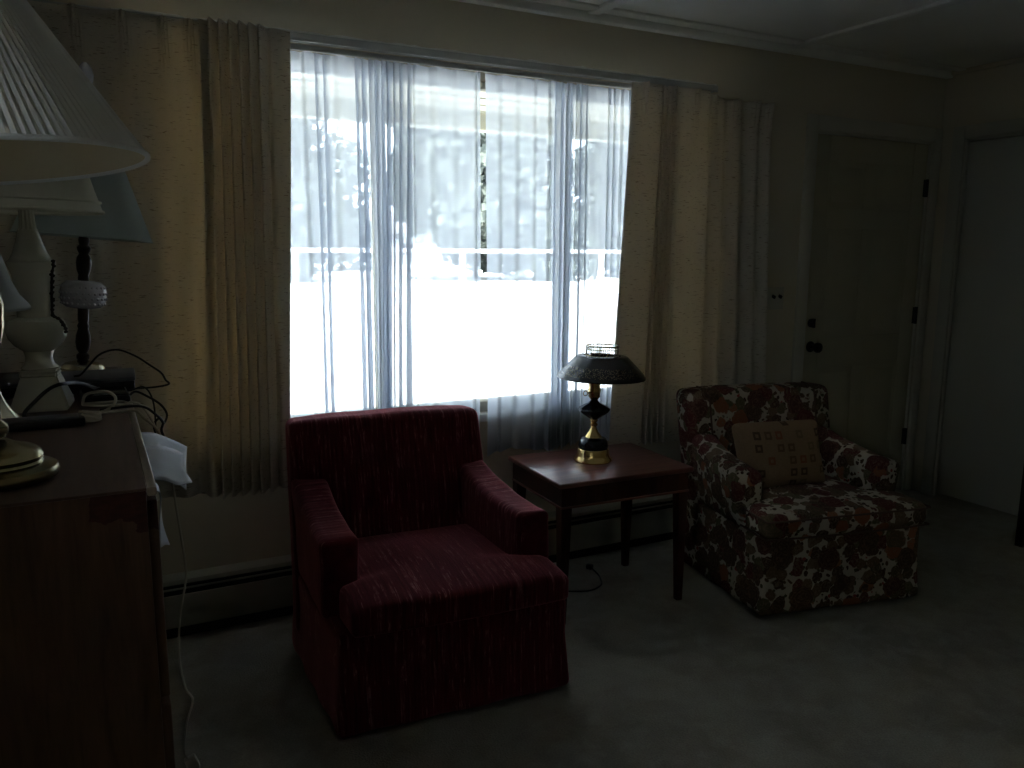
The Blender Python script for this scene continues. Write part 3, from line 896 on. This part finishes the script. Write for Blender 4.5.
# lamp cord on the carpet under the table
cd = thing('electrical_lead', 'short dark power cord with plug lying on the carpet under the end table', 'cord', (1.85, 2.8, 0))
obj('cable', mktube([(.055, .075, .030), (.070, .050, .010), (.058, .010, .0055), (.02, -.05, .005), (-.06, -.075, .005), (-.16, -.03, .005)], .0035, 8), M['black'], cd)
bm = mkbox(-.011, .011, -.014, .014, .0, .022, bev=.004)
xform(bm, Matrix.Translation((.053, .09, .022)) @ Matrix.Rotation(.5, 4, 'Z'))
obj('plug', bm, M['black'], cd)

# ------------------------------------------------------------------ chest of drawers
CZT = 1.133
CX1, CX0, CYa, CYb = .057, -.455, 1.094, 2.30
ch = thing('chest_of_drawers', 'tall brown wooden chest with chipped corner crowded with lamps', 'chest', (0, CYa, 0))
L = CYb-CYa
obj('carcass', mkbox(CX0+.002, CX1-.013, .001, L-.002, .02, CZT-.004, bev=.0015), M['chest'], ch)
obj('plinth', mkbox(CX0+.02, CX1-.03, .02, L-.02, 0, .03), M['chest'], ch, smooth=False)
obj('top', mkbox(CX0, CX1-.012, .0, L, CZT-.004, CZT, bev=.0012), [M['chest_top']], ch)
tag(obj('edge_strip', mkbox(CX1-.012, CX1, 0, L, CZT-.012, CZT+.0008, bev=.003), M['chest_edge'], ch), 'pale worn edge strip')
zz = [.05, .31, .57, .83, CZT-.014]
for a, b in zip(zz, zz[1:]):
    for y0, y1 in ((.012, L/2-.006), (L/2+.006, L-.012)):
        dw = obj('drawer', mkbox(CX1-.013, CX1, y0, y1, a+.006, b-.006, bev=.003), M['chest'], ch)

# big pleated lamp (nearest)
def shade_mesh(r0, r1, z0, z1, n, amp=0, npl=0, nz=10, curve=0, seed=1, sq=0):
    bm = BM(); rows = []
    rnd = random.Random(seed)
    ph = [rnd.uniform(.5, 1.3) for _ in range(max(1, npl))]
    for k in range(nz+1):
        t = k/nz
        r = r0+(r1-r0)*t + curve*math.sin(PI*t)
        row = []
        for i in range(n):
            a = 2*PI*i/n
            rr = r
            if npl:
                q = a*npl/(2*PI); j = int(q) % npl; fr = q-int(q)
                rr += amp*ph[j]*(1-abs(2*fr-1))*(1-.0*t) * (r/r0*.5+.5)
            row.append(bm.verts.new((rr*math.cos(a), rr*math.sin(a), z0+(z1-z0)*t)))
        rows.append(row)
    for a, b in zip(rows, rows[1:]):
        for i in range(n):
            j = (i+1) % n; bm.faces.new((a[i], a[j], b[j], b[i]))
    return bm

def rim(bm, r, z, tr, n=64):
    tube(bm, [(r*math.cos(2*PI*k/n), r*math.sin(2*PI*k/n), z) for k in range(n+1)], tr, 8, 1)
    return bm

l1 = thing('brass_lamp', 'brass lamp with big white pleated shade on the near end of the chest', 'lamp', (-.124, 1.212, CZT+.001))
obj('base', mklathe([(.062, 0), (.068, .003), (.0705, .010), (.068, .017), (.060, .021), (.053, .023), (.051, .026), (.053, .031), (.050, .038), (.042, .043), (.028, .047), (.014, .054)], 64), M['oldbrass'], l1)
obj('stem', mklathe([(.012, .058), (.016, .064), (.016, .072), (.009, .080), (.009, .16), (.014, .17), (.022, .20), (.024, .23), (.014, .28), (.009, .30), (.009, .36), (.014, .365), (.014, .40)], 32), M['oldbrass'], l1)
s_ = obj('lamp_shade', shade_mesh(.204, .068, 0, .238, 720, .0032, 130, 8), M['pleat'], l1, angle=25)
s_.location = (0, 0, .400); s_.rotation_euler = (math.radians(-2.5), math.radians(-5), 0)
obj('shade_lining', shade_mesh(.201, .065, .002, .238, 96, 0, 0, 4), M['lining'], s_)
for r_, z_ in ((.2045, .001), (.069, .237)): obj('shade_trim', rim(BM(), r_, z_, .0036, 96), M['pleat'], s_)
bm = BM()
for k in range(3):
    a = 2*PI*k/3; tube(bm, [(.012*math.cos(a), .012*math.sin(a), .655), (.067*math.cos(a), .067*math.sin(a), .651)], .0018, 6, 0)
tube(bm, [(0, 0, .40), (.03, 0, .46), (.032, 0, .58), (.006, 0, .655)], .0016, 6, 4); tube(bm, [(0, 0, .40), (-.03, 0, .46), (-.032, 0, .58), (-.006, 0, .655)], .0016, 6, 4)
obj('harp', bm, M['oldbrass'], l1)

# white ceramic lamp
l2 = thing('ceramic_lamp', 'cream ceramic urn lamp with dark vine on the chest', 'lamp', (-.096, 1.752, CZT))
l2.scale = (.97, .97, 1.06)
bm = BM()
zz = [(0, .049), (.010, .049), (.062, .030), (.066, .033), (.072, .033)]
rings = []
for z, h in zz: rings.append([bm.verts.new((sx*h, sy*h, z)) for sx, sy in ((-1, -1), (1, -1), (1, 1), (-1, 1))])
for a, b in zip(rings, rings[1:]):
    for k in range(4): bm.faces.new((a[k], a[(k+1) % 4], b[(k+1) % 4], b[k]))
bm.faces.new(rings[0][::-1]); bm.faces.new(rings[-1])
bmesh.ops.bevel(bm, geom=bm.edges[:], offset=.003, segments=2, affect='EDGES')
xform(bm, Matrix.Rotation(math.radians(-5), 4, 'Z'))
obj('foot', bm, M['ceramic'], l2)
obj('body', mklathe([(.030, .070), (.033, .074), (.026, .080), (.023, .092), (.026, .104), (.040, .114), (.049, .126), (.053, .140), (.049, .152), (.047, .158), (.031, .164), (.030, .185), (.031, .215), (.034, .238), (.041, .255), (.042, .260), (.036, .264), (.030, .274), (.022, .296), (.018, .312), (.016, .316)], 56), M['ceramic'], l2)
def fl2(a, z): return 1+.07*math.cos(a*12)
obj('neck', mklathe([(.017, .314), (.014, .318), (.0125, .330), (.012, .362), (.014, .366)], 72, wob=fl2), M['ceramic'], l2)
obj('neck_cap', mklathe([(.018, .364), (.022, .367), (.022, .371), (.010, .373), (.009, .42)], 32), M['oldbrass'], l2)
vp = []
for z_, r_, a_ in ((.262, .043, -24), (.240, .037, -20), (.215, .033, -16), (.190, .032, -20), (.168, .033, -24), (.156, .050, -28), (.140, .055, -22)):
    vp.append((r_*math.cos(math.radians(a_)), r_*math.sin(math.radians(a_)), z_))
bm = BM(); tube(bm, vp, .0026, 7, 6)
rnd = random.Random(4)
for p in crom(vp, 4):
    c = p + Vector((rnd.uniform(-.002, .002), rnd.uniform(-.004, .001), rnd.uniform(-.003, .003)))
    g = bmesh.ops.create_icosphere(bm, subdivisions=1, radius=.0042)['verts']
    for v in g: v.co = Vector((v.co.x*1.1, v.co.y*.7, v.co.z*.8)) + c
obj('vine', bm, M['vine'], l2)
s2_ = obj('lamp_shade', shade_mesh(.131, .086, .346, .56, 64, 0, 0, 8, -.008), M['cream'], l2)
for r_, z_, t_ in ((.1315, .347, .003), (.1275, .364, .0022), (.087, .559, .003)): obj('shade_trim', rim(BM(), r_, z_, t_, 64), M['cream'], s2_)
bm = BM()
for k in range(3):
    a = 2*PI*k/3; tube(bm, [(.008*math.cos(a), .008*math.sin(a), .418), (.079*math.cos(a), .079*math.sin(a), .556)], .0016, 6, 0)
obj('shade_spider', bm, M['oldbrass'], l2)

# hobnail lamp at the back of the chest, leaning slightly
l3 = thing('hobnail_lamp', 'dark turned wood lamp with milk glass ball and grey green shade on the chest', 'lamp', (-.032, 2.150, CZT))
l3.rotation_euler = (0, math.radians(4.5), 0)
obj('base', mklathe([(.052, .004), (.056, .007), (.056, .012), (.050, .018), (.046, .020), (.044, .027), (.036, .033), (.022, .037), (.012, .040)], 48), M['silver'], l3)
obj('column', mklathe([(.010, .038), (.014, .044), (.014, .052), (.009, .057), (.014, .066), (.0165, .082), (.0155, .098), (.011, .114), (.013, .121), (.010, .128), (.012, .136), (.012, .160), (.012, .232), (.011, .240), (.015, .252), (.0165, .268), (.015, .280), (.010, .289), (.014, .297), (.015, .304), (.010, .310), (.012, .320), (.010, .332)], 40), M['darkwood'], l3)
bm = mklathe([(.020, .162), (.036, .165), (.045, .172), (.0485, .184), (.0485, .204), (.045, .217), (.036, .225), (.020, .227)], 48)
for r_, z_ in ((.046, .174), (.0485, .186), (.0485, .198), (.046, .212)):
    for k in range(24):
        a = 2*PI*(k+(.5 if z_ in (.186, .212) else 0))/24
        g = bmesh.ops.create_icosphere(bm, subdivisions=1, radius=.0034)['verts']
        for v in g: v.co += Vector((r_*math.cos(a), r_*math.sin(a), z_))
obj('milk_glass_ball', bm, M['milk'], l3)
s3_ = obj('lamp_shade', shade_mesh(.146, .026, .327, .640, 72, 0, 0, 8), M['sage'], l3)
for r_, z_ in ((.146, .328), (.026, .640)): obj('shade_trim', rim(BM(), r_, z_, .002, 64), M['sage'], s3_)
bm = BM(); tube(bm, [(0, 0, .33), (.026, 0, .40), (.028, 0, .5), (.004, 0, .658)], .0016, 6, 4); tube(bm, [(0, 0, .33), (-.026, 0, .40), (-.028, 0, .5), (-.004, 0, .658)], .0016, 6, 4)
for k in range(3):
    a = 2*PI*k/3; tube(bm, [(0, 0, .648), (.025*math.cos(a), .025*math.sin(a), .639)], .0014, 6, 0)
obj('harp', bm, M['oldbrass'], l3)
obj('finial', mklathe([(.004, .652), (.008, .662), (.016, .676), (.018, .692), (.013, .708), (.006, .718)], 24), M['milk'], l3)

# small lamp with a white glass bell shade at the left edge
l4 = thing('small_lamp', 'small brass lamp with white glass bell shade on the chest', 'lamp', (-.160, 1.625, CZT))
obj('base', mklathe([(.038, 0), (.040, .005), (.034, .010), (.026, .020), (.016, .036), (.010, .050), (.009, .058)], 36), M['silver'], l4)
obj('stem', mklathe([(.009, .056), (.009, .150), (.014, .154), (.014, .160), (.008, .164), (.016, .176), (.016, .190), (.008, .20)], 32), M['brass'], l4)
obj('glass_shade', mklathe([(.064, .196), (.066, .200), (.063, .206), (.050, .222), (.040, .246), (.031, .280), (.026, .298), (.023, .310), (.021, .310), (.024, .298), (.029, .280), (.038, .246), (.048, .222), (.061, .206), (.064, .196)], 56, cap=False), M['frost'], l4)
bm = mklathe([(.024, .306), (.025, .318), (.015, .330), (.006, .336)], 32)
obj('shade_cap', bm, M['silver'], l4)
obj('arm', mktube([(-.0, 0, .195), (-.03, .02, .25), (-.035, .02, .33), (-.015, .01, .362), (0, 0, .335)], .004, 8), M['brass'], l4)

# electronics and clutter at the far end
pl = thing('flat_black_box', 'small flat black box lying on the chest in front of the cable box', 'electronics', (.008, 1.79, CZT), math.radians(2))  # plain black slab covering the dark area before the cable box
obj('case', mkbox(-.042, .044, -.055, .055, .002, .016, bev=.003), M['black'], pl)
obj('lid', mkbox(-.038, .040, -.050, .050, .016, .018, bev=.0008), M['blackpaint'], pl)
bx = thing('cable_box', 'black cable box with grey top at the back of the chest under the hobnail lamp', 'electronics', (-.055, 1.945, CZT), math.radians(-2))
obj('case', mkbox(-.125, .126, -.075, .07, .003, .024, bev=.003), M['black'], bx)
obj('top_cover', mkbox(-.126, .128, -.077, .071, .024, .033, bev=.004), M['greyplastic'], bx)
for x in (-.11, .10):
    for y in (-.06, .055): obj('foot', mklathe([(.010, 0), (.010, .004)], 14, (x, y, 0)), M['black'], bx)

def cable(name, label, pts, r, mat, cat='cable', group=None):
    o = obj(name, mktube(pts, r, 8, 8), mat)
    return tag(o, label, cat, group)
cable('black_cable', 'thin black cable arching above the black cable box on the chest',
      [(-.045, 1.90, 1.169), (-.032, 1.90, 1.172), (-.017, 1.90, 1.188), (.007, 1.90, 1.213), (.04, 1.90, 1.221), (.074, 1.90, 1.206), (.102, 1.90, 1.184), (.123, 1.90, 1.166), (.131, 1.90, 1.150), (.137, 1.90, 1.140), (.109, 1.89, 1.137), (.070, 1.87, 1.140)], .0022, M['black'])
cable('black_cable', 'black cable drooping over the chest edge beside the papers',
      [(.055, 1.79, 1.140), (.065, 1.765, 1.150), (.081, 1.75, 1.144), (.107, 1.75, 1.124), (.119, 1.75, 1.102), (.112, 1.74, 1.086), (.102, 1.72, 1.100), (.092, 1.72, 1.085), (.100, 1.71, 1.05)], .0024, M['black'])
cable('black_cable', 'second black cable crossing the chest edge above the papers',
      [(.0, 1.66, 1.137), (.05, 1.60, 1.150), (.073, 1.60, 1.146), (.089, 1.60, 1.132), (.101, 1.60, 1.116), (.098, 1.60, 1.099), (.106, 1.58, 1.076), (.117, 1.55, 1.045)], .0024, M['black'])
cable('black_cable', 'thin black cable hanging down behind the chest edge',
      [(.035, 1.862, 1.1355), (.060, 1.855, 1.139), (.085, 1.84, 1.146), (.098, 1.80, 1.120), (.098, 1.78, 1.06), (.094, 1.78, 1.00)], .0018, M['black'])
cable('black_cable', 'thick black cable slanting across the foot of the cream ceramic lamp',
      [(-.115, 1.60, 1.138), (-.118, 1.61, 1.150), (-.102, 1.625, 1.167), (-.080, 1.63, 1.186), (-.058, 1.62, 1.196), (-.03, 1.72, 1.180), (-.005, 1.84, 1.150), (.0, 1.863, 1.146)], .0034, M['black'])
cable('beige_cord', 'beige cord looped on the chest beside the cream ceramic lamp',
      [(-.030, 1.715, 1.140), (-.024, 1.70, 1.160), (-.007, 1.68, 1.168), (.014, 1.66, 1.170), (.026, 1.65, 1.160), (.020, 1.64, 1.146), (-.002, 1.635, 1.137), (-.03, 1.66, 1.137)], .0028, M['cord_w'], 'cord', None)
cable('beige_cord', 'beige cord running from the cream lamp over the chest edge to the papers',
      [(-.035, 1.64, 1.140), (-.001, 1.62, 1.140), (.031, 1.62, 1.138), (.058, 1.62, 1.137), (.070, 1.61, 1.124), (.088, 1.60, 1.106), (.106, 1.60, 1.066), (.118, 1.60, 1.036)], .0024, M['cord_w'], 'cord')
cable('beige_cord', 'beige cord curled flat on the chest in front of the small flat black box',
      [(-.03, 1.72, 1.139), (.0, 1.70, 1.138), (.03, 1.69, 1.138), (.045, 1.705, 1.138), (.035, 1.725, 1.139), (-.0, 1.727, 1.139), (-.03, 1.728, 1.139)], .0028, M['cord_w'], 'cord')
ps = thing('power_strip', 'flat dark power strip lying across the chest in front of the lamps', 'power strip', (-.20, 1.555, CZT), math.radians(2))
obj('housing', mkbox(-.19, .175, -.026, .026, 0, .015, bev=.004), M['black'], ps)
obj('socket_face', mkbox(-.18, .165, -.018, .018, .014, .017, bev=.001), M['greyplastic'], ps)
bm = BM()
for k in range(3):
    a0 = k*.7
    tube(bm, [(.185+.014*math.cos(a0+2*PI*q/14), .0+.014*math.sin(a0+2*PI*q/14)+k*.002, .006+.004*k) for q in range(15)], .0028, 7, 1)
obj('coiled_cord', bm, M['cord_w'], ps)

# long cord hanging beside the chest with its plug
hc = thing('hanging_cord', 'long thin cord hanging down beside the chest to a loose plug', 'cord', (.11, 1.685, 0))
obj('cable', mktube([(-.075, .0, 1.139), (-.050, 0, 1.142), (-.030, .0, 1.12), (-.012, 0, 1.07), (.004, 0, .99), (.012, 0, .907), (.020, 0, .809), (.019, 0, .765), (.004, 0, .691), (-.002, 0, .603), (.006, 0, .533), (.018, 0, .503), (.004, 0, .454), (-.005, 0, .393), (.002, 0, .372)], .0022, 8), M['cord_w'], hc)
bm = mkbox(-.012, .012, -.009, .009, -.030, 0, bev=.004)
box(bm, -.008, -.006, -.003, .003, -.046, -.030); box(bm, .006, .008, -.003, .003, -.046, -.030)
xform(bm, Matrix.Translation((.004, 0, .376)) @ Matrix.Rotation(math.radians(-20), 4, 'Y'))
obj('plug', bm, M['cord_w'], hc)

# papers sticking out over the chest's front edge
def sheet(name, label, rows, mat, th=.0012, n=5, cat='paper', group=None):
    """rows: list of lists of points (grid) -> smooth sheet with thickness"""
    G = [crom(r, n) for r in rows]
    cols = [crom([G[i][j] for i in range(len(G))], n) for j in range(len(G[0]))]
    bm = BM()
    V = [[bm.verts.new(p) for p in c] for c in cols]
    for i in range(len(V)-1):
        for j in range(len(V[0])-1): bm.faces.new((V[i][j], V[i+1][j], V[i+1][j+1], V[i][j+1]))
    o = obj(name, bm, mat, angle=60)
    o.modifiers.new('thickness', 'SOLIDIFY').thickness = th
    return tag(o, label, cat, group)
sheet('envelope', 'pale blue white envelope sticking out over the chest edge', [
    [(.046, 1.52, 1.1148), (.075, 1.52, 1.1145), (.105, 1.52, 1.100), (.133, 1.52, 1.082)],
    [(.046, 1.38, 1.1148), (.070, 1.38, 1.112), (.098, 1.38, 1.098), (.119, 1.40, 1.080)],
    [(.046, 1.24, 1.1148), (.066, 1.24, 1.111), (.088, 1.25, 1.096), (.106, 1.27, 1.074)]], M['paper'])
sheet('paper_sheet', 'white paper with bent corner on top of the envelope at the chest edge', [
    [(.047, 1.40, 1.1175), (.080, 1.40, 1.116), (.104, 1.41, 1.104), (.117, 1.42, 1.094)],
    [(.047, 1.28, 1.1175), (.072, 1.28, 1.115), (.092, 1.29, 1.107), (.106, 1.30, 1.102)],
    [(.047, 1.19, 1.1175), (.072, 1.20, 1.111), (.090, 1.20, 1.102), (.111, 1.22, 1.098)]], M['paper'], n=4)
sheet('paper_slip', 'white paper slip poking from the chest front below the envelope', [
    [(.047, 1.14, 1.1138), (.047, 1.165, 1.1138), (.047, 1.185, 1.1138)],
    [(.0625, 1.14, 1.110), (.0625, 1.165, 1.109), (.063, 1.185, 1.108)],
    [(.0595, 1.145, 1.070), (.062, 1.17, 1.060), (.065, 1.188, 1.055)],
    [(.0590, 1.155, 1.030), (.066, 1.18, 1.024), (.073, 1.20, 1.016)]], M['paper'])

# light switch
sw = thing('light_switch', 'double toggle switch plate on the wall beside the door', 'light switch', (3.168, D, 1.195))
obj('plate', mkbox(-.058, .058, -.006, -.0005, -.058, .058, bev=.003), M['trim'], sw)
for x in (-.023, .023):
    bm = mkbox(-.005, .005, -.022, 0, -.008, .008, bev=.002); xform(bm, Matrix.Translation((x, -.005, .014)) @ Matrix.Rotation(.4, 4, 'X'))
    obj('toggle', bm, M['iron'], sw)

# small dark stand just past the right edge
sd = thing('dark_stand', 'black wooden stand cut off by the right edge of the view', 'stand', (4.15, 2.05, 0))
obj('top', mkbox(-.16, .19, -.20, .19, .50, .525, bev=.004), M['darkwood'], sd)
for sx, sy in ((-.145, .17), (.175, .17), (-.145, -.18), (.175, -.18)):
    obj('leg', mkbox(sx-.018, sx+.018, sy-.018, sy+.018, 0, .50, bev=.003), M['darkwood'], sd)

# ------------------------------------------------------------------ outdoors
gd = struct('ground', mkbox(-60, 90, D+T, 90, -.30, -.15), M['concrete'], smooth=False, label='bright sunlit concrete and lawn outside')
bm = BM()
box(bm, XL-1, XR+1.5, D+T, 5.25, 2.36, 2.40)
for i in range(9):
    y = D+T+.1+i*.22; box(bm, XL-1, XR+1.5, y, y+.012, 2.352, 2.36)
struct('porch_ceiling', bm, M['soffit'], smooth=False, label='cream porch soffit outside the window')
struct('porch_beam', mkbox(XL-1, XR+1.5, 5.2, 5.3, 2.25, 2.48), M['soffit'], smooth=False, label='pale porch beam')
def rail():
    r = thing('porch_rail', 'pale rail fence across the yard outside the window', 'fence', (0, 9, -.15))
    obj('top_rail', mkbox(-6, 14, -.03, .03, 1.55, 1.60, bev=.008), M['rail'], r)
    for i in range(11):
        x = -6+i*2; obj('post', mkbox(x-.03, x+.03, -.028, .028, 0, 1.60, bev=.006), M['rail'], r)
rail()
def tree(x, y, h, r, mat, label, seed):
    t = thing('tree', label, 'tree', (x, y, -.15), 0, 'trees across the street')
    rnd = random.Random(seed)
    bm = BM(); tube(bm, [(0, 0, 0), (.1*rnd.uniform(-1, 1), .1, h*.35), (.2*rnd.uniform(-1, 1), 0, h*.75)], .16, 10)
    for k in range(5):
        a = rnd.uniform(0, 2*PI); tube(bm, [(0, 0, h*.35), (r*.4*math.cos(a), r*.4*math.sin(a), h*.55), (r*.7*math.cos(a), r*.7*math.sin(a), h*.75)], .05, 6)
    obj('trunk', bm, M['bark'], t)
    bm = BM()
    blobs = [(Vector((rnd.uniform(-.75, .75)*r, rnd.uniform(-.6, .6)*r, h*rnd.uniform(.12, .85))), r*rnd.uniform(.38, .6)) for _ in range(22)]
    for _ in range(8500):
        c, rr = rnd.choice(blobs)
        d = Vector((rnd.gauss(0, 1), rnd.gauss(0, 1), rnd.gauss(0, 1))).normalized()
        p = c + d*rr*rnd.uniform(.55, 1)**.6
        n = (d+Vector((rnd.gauss(0, .6), rnd.gauss(0, .6), rnd.gauss(0, .6)))).normalized()
        u = n.orthogonal().normalized(); v = n.cross(u); s = rnd.uniform(.28, .5)
        bm.faces.new([bm.verts.new(p+u*s*a+v*s*b) for a, b in ((-1, 0), (0, -.6), (1, 0), (0, .6))])
    obj('foliage', bm, mat, t, smooth=False)
for i, (x, y, h, r, m, lab) in enumerate((
        (5.0, 42, 10.5, 4.8, 'leafB', 'grey green tree across the street, at the far left of the sheer'),
        (19.0, 41, 10.0, 4.7, 'leafA', 'green tree across the street, just left of the curtain gap'),
        (33.0, 43, 10.5, 4.8, 'leafB', 'grey green tree across the street, at the far right of the sheer'),
        (14.0, 62, 15.0, 5.6, 'leafA', 'tall green tree behind the others, left of the bunched folds of the left sheer'),
        (30.0, 62, 15.0, 5.6, 'leafB', 'tall grey green tree behind the others, beside the curtain gap'),
        (46.0, 63, 15.0, 5.6, 'leafA', 'tall green tree behind the others, seen through the right sheer'))):
    tree(x, y, h, r, M[m], lab, 30+i)
hs = thing('house', 'grey sided house across the street, faint through the sheers', 'house', (22, 82, -.15))
obj('wall', mkbox(-16, 18, 0, 6, 0, 3.4), M['siding'], hs, smooth=False)
bm = BM()
va = [bm.verts.new(p) for p in ((-16.6, -.6, 3.3), (18.6, -.6, 3.3), (18.6, 6.6, 3.3), (-16.6, 6.6, 3.3), (-16.6, 3, 5.6), (18.6, 3, 5.6))]
for f in ((0, 1, 5, 4), (2, 3, 4, 5), (0, 4, 3), (1, 2, 5), (0, 3, 2, 1)): bm.faces.new([va[i] for i in f])
obj('roof', bm, M['roof'], hs, smooth=False)
for x in (-12, -7, -2, 3, 8, 13):
    w_ = obj('window', mkbox(x-.8, x+.8, -.05, .05, 1.0, 2.4, bev=.02), M['rail'], hs)
    obj('pane', mkbox(x-.7, x+.7, -.07, -.04, 1.1, 2.3), M['blackpaint'], w_, smooth=False)

# ------------------------------------------------------------------ light
wd = bpy.data.worlds.new('World'); scene.world = wd; wd.use_nodes = True
nt = wd.node_tree
bg = nt.nodes['Background']; bg.inputs['Color'].default_value = (.80, .90, 1.0, 1); bg.inputs['Strength'].default_value = SKY_S
sun = bpy.data.lights.new('sun', 'SUN'); sun.energy = SUN_E; sun.angle = math.radians(2); sun.color = (1, .96, .90)
so = bpy.data.objects.new('sun', sun); COL.objects.link(so)
so.rotation_euler = Vector((.35, .55, -1.0)).to_track_quat('-Z', 'Y').to_euler()
def area(name, loc, rot, sx, sy, e, col=(1, 1, 1), portal=False):
    l = bpy.data.lights.new(name, 'AREA'); l.shape = 'RECTANGLE'; l.size = sx; l.size_y = sy; l.energy = e; l.color = col
    l.cycles.is_portal = portal
    o = bpy.data.objects.new(name, l); COL.objects.link(o); o.location = loc; o.rotation_euler = rot
    return o
area('window_portal', ((WX0+WX1)/2, D+.12, (WZ0+WZ1)/2), (-PI/2, 0, 0), WX1-WX0, WZ1-WZ0, 1, portal=True)
area('side_window_fill', (XL-.16, (BX0+BX1)/2, (BZ0+BZ1)/2), (0, -PI/2, 0), BZ1-BZ0, BX1-BX0, FILL_E, (.86, .93, 1.0))  # unseen lamp added outside the side window as fill light

# ------------------------------------------------------------------ camera
cam = bpy.data.cameras.new('camera'); co = bpy.data.objects.new('camera', cam); COL.objects.link(co)
F_, PI_, YA, RO = 805.6, .16415, .47981, .0055
cam.sensor_fit = 'HORIZONTAL'; cam.sensor_width = 36; cam.lens = F_/1024*36; cam.clip_start = .02; cam.clip_end = 200
f = Vector((math.sin(YA)*math.cos(PI_), math.cos(YA)*math.cos(PI_), -math.sin(PI_)))
r = Vector((math.cos(YA), -math.sin(YA), 0)); u = r.cross(f)
r2 = r*math.cos(RO)+u*math.sin(RO); u2 = -r*math.sin(RO)+u*math.cos(RO)
Mx = Matrix((r2, u2, -f)).transposed().to_4x4(); Mx.translation = Vector((0, 0, 1.434))
co.matrix_world = Mx
scene.camera = co

vs = scene.view_settings
vs.view_transform = 'Standard'; vs.look = 'None'; vs.gamma = 1; vs.exposure = EXPO; vs.use_curve_mapping = False
cy = scene.cycles
cy.use_denoising = True
cy.max_bounces = 14; cy.diffuse_bounces = 7; cy.glossy_bounces = 4; cy.transmission_bounces = 8; cy.transparent_max_bounces = 32
cy.sample_clamp_indirect = 8
